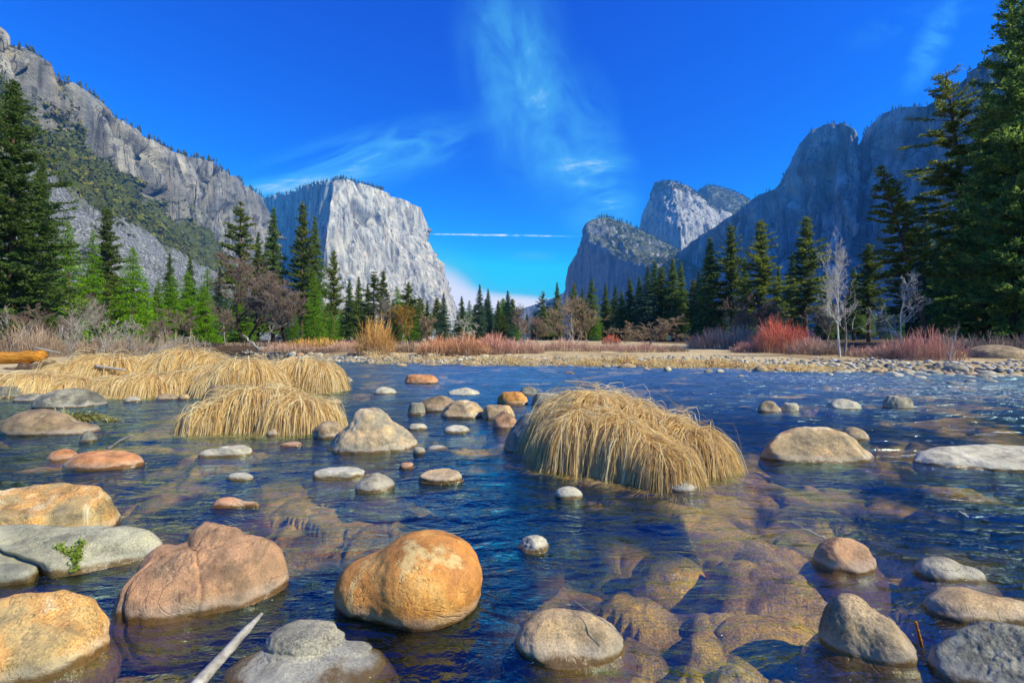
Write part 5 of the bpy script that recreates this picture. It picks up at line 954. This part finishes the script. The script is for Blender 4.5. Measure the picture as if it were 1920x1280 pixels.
def brush(label, px, top, base, hw, mat, Y, seed, n=260, group='willow brush along the far bank'):
    n = int(n*1.9); rs = np.random.RandomState(seed); X = (px-960)/FOC*Y; g = float(ground_z(X, Y)[0]); H = EYE+(640-top)/FOC*Y-g; W_ = hw*1.45/FOC*Y
    bx, by = rs.uniform(-.75, .75, n)*W_, rs.uniform(-.5, .5, n)*W_; a = np.arctan2(by*1.5, bx)+rs.normal(0, .8, n); ln = rs.uniform(.05, .9, n)*(.4+np.abs(bx)/W_); h = H*rs.uniform(.3, 1.08, n)**.8*(1-.85*(bx/W_/.78)**2)*(1+.5*fbm(np.stack([bx/W_*3, by/W_*3, 0*bx], -1), 2, seed)); K = 6; s = np.linspace(0, 1, K)[None]
    P = np.stack([bx[:, None]+np.cos(a)[:, None]*ln[:, None]*h[:, None]*.55*s**1.3, by[:, None]+np.sin(a)[:, None]*ln[:, None]*h[:, None]*.55*s**1.3, h[:, None]*s], -1)+rs.normal(0, .02, (n, K, 3))*H*s[..., None]
    # side twigs from the upper half
    tw = np.repeat(np.arange(n), 4); k0 = rs.randint(2, 5, len(tw)); b0 = P[tw, k0]; d = (P[tw, k0+1]-b0); d = d/np.linalg.norm(d, axis=1, keepdims=True)+rs.normal(0, .35, (len(tw), 3)); Lw = H*rs.uniform(.12, .34, len(tw))
    s2 = np.linspace(0, 1, K)[None, :, None]; Q = b0[:, None]+d[:, None]*Lw[:, None, None]*s2
    V, F = ribbons(np.concatenate([P, Q]), np.r_[np.full(n, .0006*Y), np.full(len(tw), .0004*Y)])
    zz = np.clip(V[:, 2]/H, 0, 1); rn = np.repeat(np.r_[rs.uniform(0, 1, n), rs.uniform(0, 1, len(tw))], 2*K)
    o = mk('willow_brush', V, F, MBR[mat], loc=(X, Y, g), smooth=False, attrs={'tip': zz, 'rnd': rn}); tag(o, label, 'shrub', group)
for k_, a in enumerate((('vivid red willow bush on the right bank, left of the white tree', 1452, 604, 672, 30, 'red', 33, 260), ('darker red willow bush behind the vivid red one', 1488, 612, 670, 24, 'red', 37, 200), ('crimson low brush left of the vivid red willow', 1408, 640, 672, 30, 'pink', 34, 240),
          ('brown brush right of the vivid red willow', 1520, 632, 672, 34, 'mauve', 31, 240), ('brown twiggy brush left of the white double trunk', 1552, 642, 674, 26, 'brown', 29, 200), ('broad pink brush on the right bank below the leaning pine', 1735, 624, 684, 46, 'pink', 24, 340),
          ('low brown brush right of the white double trunk', 1632, 648, 678, 36, 'mauve', 27, 260), ('dull pink brush between the white tree and the broad pink brush', 1680, 640, 682, 34, 'mauve', 25, 260), ('dark red brown thicket before the second giant conifer', 1345, 612, 664, 44, 'mauve', 44, 320),
          ('brown thicket before the third giant conifer', 1405, 612, 664, 40, 'brown', 46, 300), ('tall orange willow bush left of centre', 704, 602, 672, 28, 'orange', 34, 170), ('orange topped brush under the vivid green cedars', 596, 632, 668, 52, 'orange', 44, 320),
          ('mauve brush at the left end of the far shore strip', 548, 642, 668, 44, 'mauve', 42, 300), ('mauve brush beside the tall orange willow', 650, 640, 672, 36, 'mauve', 40, 280), ('rust red brush left in the long centre thicket', 826, 632, 676, 38, 'rust', 32, 320),
          ('orange red brush in the middle of the long centre thicket', 878, 628, 676, 38, 'rust', 32, 340), ('pinkish brush right of the middle of the long centre thicket', 928, 630, 676, 36, 'pink', 33, 320), ('mauve brush at the right end of the long centre thicket', 980, 636, 674, 36, 'mauve', 34, 280),
          ('tan pink brush under the tan bare trees', 1060, 634, 672, 44, 'mauve', 38, 280), ('low pinkish brush right of the tan bare trees', 1140, 644, 670, 36, 'mauve', 38, 220), ('low mauve brush under the mistletoe tree', 1200, 642, 672, 40, 'mauve', 36, 240),
          ('small red stems behind the meadow edge by the mistletoe tree', 1146, 628, 648, 14, 'red', 70, 90), ('grey brown brush between the orange willow and the rust thicket', 770, 640, 672, 34, 'brown', 36, 260), ('thin brown stems right of the mistletoe tree', 1262, 646, 668, 22, 'brown', 36, 120),
          ('dark brush under the right hand stand, left part', 1800, 625, 668, 55, 'brown', 30, 260), ('dark brush under the right hand stand at the right edge', 1900, 625, 668, 60, 'brown', 28, 280), ('dull brown brush at the bend under the oaks', 480, 640, 660, 50, 'brown', 55, 260), ('dull brush on the left bank by the dead branches', 60, 610, 655, 60, 'brown', 26, 260), ('dull brush behind the straw on the left', 230, 625, 655, 60, 'brown', 30, 260), ('dull brush behind the right end of the straw', 330, 630, 655, 50, 'brown', 40, 240))):
    brush(a[0], a[1], a[2], a[3], a[4], a[5], a[6], 500+k_, a[7])
# ---------------------------------------------------------------- driftwood, twigs, logs
m, t, out = newmat('bleached_wood'); n1 = noise(t, pos(t, (1, 1, 1)), 30, 5, .7); princ(t, out, ramp(t, n1, [(.3, (.20, .165, .14)), (.6, (.42, .37, .32)), (.75, (.58, .53, .47))]), .8, bump(t, n1, .5, .01), .2); M_DRIFT = m
m, t, out = newmat('rotten_orange_wood'); n1 = noise(t, pos(t, (.35, 1, 1.6)), 8, 6, .7); princ(t, out, ramp(t, n1, [(.3, (.22, .08, .02)), (.5, (.55, .22, .03)), (.7, (.70, .36, .07))]), .85, bump(t, n1, 1, .06), .1); M_ROT = m
m, t, out = newmat('dark_driftwood'); n1 = noise(t, pos(t, (.4, 1, 1)), 10, 6, .7); princ(t, out, ramp(t, n1, [(.3, (.04, .025, .018)), (.55, (.16, .10, .06)), (.72, (.40, .34, .28))]), .85, bump(t, n1, .8, .04), .1); M_DARKW = m
def stick(label, pts, rads, mat=None, name='stick', k=7, cat='stick', wig=.0, seed=0, rn=.15):
    P = np.array([at(*q) if len(q) == 3 else onwater(*q) for q in pts]); n = 14; s = np.linspace(0, 1, n); ss = np.linspace(0, 1, len(P))
    Q = np.stack([np.interp(s, ss, P[:, j]) for j in range(3)], -1); Q += wig*np.random.RandomState(seed).normal(size=Q.shape); r = np.interp(s, np.linspace(0, 1, len(rads)), rads)
    r = r*(1+rn*np.random.RandomState(seed+1).normal(size=n)); c = Q.mean(0); V, F = chain(Q-c, r, k); o = mk(name, V, F, mat or M_DRIFT, loc=c); tag(o, label, cat); return o
stick('pale bleached stick lying in the water between the pink and the dark grey boulders', [(492, 1148, 2.05), (428, 1218, 1.93), (350, 1305, 1.76)], [.006, .019, .022, .024, .026], wig=.001, seed=1, rn=.03)
stick('short pale stick jutting up behind the flat rust orange slab', [(204, 842, 5.6), (226, 826, 5.6), (251, 815, 5.6)], [.022, .018, .006], seed=2)
stick('bare pale twig arching from the speckled boulder', [(1484, 977, 2.95), (1512, 992, 2.9), (1546, 1008, 2.86)], [.003, .004, .005], name='twig', wig=.003, seed=3)
stick('broken pale stick poking from the golden riffle on the right', [(1797, 958, 3.7), (1818, 972, 3.65), (1850, 985, 3.6), (1880, 998, 3.55)], [.012, .016, .01, .004], wig=.004, seed=4)
stick('short upright red tipped twig beside the brown oval boulder', [(1716, 1165, 2.12), (1722, 1185, 2.12), (1728, 1212, 2.12)], [.007, .006, .007], M_ROT, name='twig', seed=5)
stick('thin dry grass stalk lying across the rounded tan boulder', [(1075, 1124, 2.17), (1100, 1143, 2.08), (1135, 1165, 2.00), (1164, 1188, 1.96)], [.0016, .002, .002, .0012], name='twig', k=5, seed=6)
stick('long thin driftwood pole afloat in the riffle at the right edge', [(1775, 717, 15.0), (1850, 722, 15.0), (1940, 725, 15.0)], [.03, .05, .06], name='driftwood_pole', cat='driftwood', seed=7)
stick('short weathered grey log lying in the straw under the tallest heap', [(180, 686, 13.2), (208, 690, 13.2), (236, 694, 13.2)], [.05, .045, .03], name='driftwood_log', cat='driftwood', seed=8)
o = stick('thick rotten orange log at the left edge', [(-60, 671, 18), (0, 672, 18), (78, 668, 18)], [.26, .26, .22], M_ROT, name='fallen_log', k=14, cat='log', wig=.01, seed=9)
stick('dark driftwood trunk with splintered end below the rotten orange log', [(-40, 700, 15), (20, 697, 15), (60, 693, 15), (100, 684, 15)], [.10, .16, .2, .16], M_DARKW, name='dark_driftwood', k=10, cat='driftwood', wig=.03, seed=10)
stick('bleached driftwood pole under the dark splintered trunk at the left edge', [(-30, 707, 14.6), (30, 705, 14.6), (74, 700, 14.6)], [.06, .07, .05], name='driftwood_pole', cat='driftwood', wig=.01, seed=11)
stick('thin white fallen pole behind the rotten orange log', [(64, 651, 20), (90, 657, 20), (112, 661, 20)], [.03, .04, .03], name='driftwood_pole', cat='driftwood', seed=12)
stick('bleached fallen snag leaning on the shore at the bend of the river', [(455, 628, 50), (480, 650, 49), (505, 664, 48)], [.08, .14, .22], name='fallen_snag', cat='driftwood', wig=.05, seed=13)
stick('dark fallen branch lying along the far reeds below the mistletoe tree', [(1105, 674, 29.5), (1150, 675, 29.5), (1200, 675, 29.5)], [.04, .07, .03], M_DARKW, name='fallen_branch', cat='driftwood', wig=.02, seed=14)
# ---------------------------------------------------------------- brush and little trees on the cliffs
m, t, out = newmat('slope_brush'); c = ramp(t, attr(t, 'rnd'), [(0, (0.04, 0.055, 0.010)), (.45, (0.10, 0.11, 0.014)), (.75, (0.17, 0.165, 0.018)), (1, (0.25, 0.19, 0.03))]); princ(t, out, c, .8, None, .1); M_SLOPE = m
rs = np.random.RandomState(21)
def clumps(name, label, C, size, mat, ntri=14, squash=.75):
    n = len(C); c = np.repeat(C, ntri, 0); s = np.repeat(size, ntri); d = rs.normal(size=(len(c), 3)); d /= np.linalg.norm(d, axis=1, keepdims=True); d[:, 2] = np.abs(d[:, 2])*1.1-.15
    p = c+d*s[:, None]*np.array([1, 1, squash])*rs.uniform(.55, 1, (len(c), 1)); V = p[:, None]+rs.normal(0, .34, (len(c), 3, 3))*s[:, None, None]
    rn = np.repeat(np.clip(np.repeat(rs.uniform(0, 1, n), ntri)*.7+rs.uniform(0, .3, len(c)), 0, 1), 3); tag(mk(name, V.reshape(-1, 3), np.arange(len(c)*3).reshape(-1, 3), mat, smooth=False, attrs={'rnd': rn}), label, 'brush', kind='stuff')
def pick(G, VV, n, v0, v1, us=(0, 1), thr=None, sc=1/90., seed=1):
    nu, nv = G.shape[:2]; u = rs.uniform(us[0], us[1], n)*(nu-1.01); v = np.interp(rs.uniform(v0, v1, n), VV, np.arange(nv)); v = np.clip(v, 0, nv-1.01)
    i, j = u.astype(int), v.astype(int); f, g = (u-i)[:, None], (v-j)[:, None]; P = (G[i, j]*(1-f)+G[np.minimum(i+1, nu-1), j]*f)*(1-g)+(G[i, np.minimum(j+1, nv-1)]*(1-f)+G[np.minimum(i+1, nu-1), np.minimum(j+1, nv-1)]*f)*g
    if thr is not None: P = P[fbm(P*sc, 3, seed) > thr]
    return P
C = np.concatenate([pick(LG, LV, 14000, .37, .67, thr=-.55), pick(LG, LV, 1800, .30, .42, thr=-.1), pick(LG, LV, 500, .66, .95, thr=.25), pick(LG, LV, 1500, .02, .34, (0, .6), thr=.10, sc=1/60.)])
clumps('hillside_brush', 'olive green brush covering the slope under the left cliff', C, np.clip(2.4*rs.lognormal(0, .45, len(C)), 1, 7)*np.clip(np.linalg.norm(C, axis=1)/700, .6, 1.5), M_SLOPE)
C = np.concatenate([pick(C1G, C1V, 2600, .03, .46, (.35, .92), thr=-.15), pick(C2G, C2V, 700, 0, .08, (.2, .8)), pick(C3G, C3V, 1400, 0, .5), pick(C1G, C1V, 900, .38, .5, (.6, .95))])
clumps('hillside_brush', 'dark brush on the tops of the right hand rock peaks', C, rs.uniform(5, 11, len(C)), M_SLOPE, 10)
def crest_trees(G, us, n, h, label):
    nu = G.shape[0]; u = (rs.uniform(us[0], us[1], n)*(nu-1)).astype(int); C = G[u, 0]+rs.normal(0, 3, (n, 3))*np.array([1, 1, .3]); C[:, 2] -= 1.5; hh = h*rs.uniform(.45, 1.2, n)*np.clip(np.linalg.norm(C, axis=1)/1500, .6, 2); V, rn = [], []
    for c, q in zip(C, hh):
        for k in range(16):
            z = rs.uniform(.1, 1); r = q*.22*(1.05-z); a = rs.uniform(0, 6.28); e = np.array([math.cos(a), math.sin(a), 0])
            V += [c+np.array([0, 0, q*min(1.02, z+.22)]), c+e*r+np.array([0, 0, q*z-.08*q]), c+np.array([-e[1], e[0], 0])*r+np.array([0, 0, q*z-.05*q])]; rn += [rs.uniform(0, .55)]*3
    V = np.array(V); tag(mk('ridge_wood', V, np.arange(len(V)).reshape(-1, 3), M_SLOPE, smooth=False, attrs={'rnd': rn}), label, 'wood', kind='stuff')
crest_trees(LG, (.08, .98), 420, 15, 'tiny conifers along the top of the left cliff')
crest_trees(CG, (.02, .75), 300, 13, 'tiny conifers along the top of the pale cliff')
crest_trees(RG, (.1, .9), 150, 11, 'tiny conifers and snags along the top of the shaded right wall')
crest_trees(C1G, (.3, .95), 120, 14, 'tiny conifers on the grey rock buttress'); crest_trees(C2G, (.25, .8), 70, 10, 'tiny conifers on the sunlit rock spire'); crest_trees(C3G, (.1, .8), 150, 12, 'tiny conifers on the wooded knob behind the spire')
# ---------------------------------------------------------------- the air between here and the cliffs
def haze(density, col):
    x0, x1, y0, y1, z0, z1 = -5400, 5400, -5400, 6300, -80, 1330
    V = np.array([(x, y, z) for x in (x0, x1) for y in (y0, y1) for z in (z0, z1)]); F = [np.array([(0, 1, 3, 2), (4, 6, 7, 5), (0, 4, 5, 1), (2, 3, 7, 6), (0, 2, 6, 4), (1, 5, 7, 3)])]
    m, t, out = newmat('valley_air'); v = N(t, 'ShaderNodeVolumePrincipled', i_Density=density); v.inputs['Color'].default_value = col+(1,); v.inputs['Anisotropy'].default_value = 0.0
    t.links.new(v.outputs[0], out.inputs['Volume']); tag(mk('haze', V, F, m, smooth=False), kind='stuff')
haze(0.000125, (0.08, 0.36, 1.0))
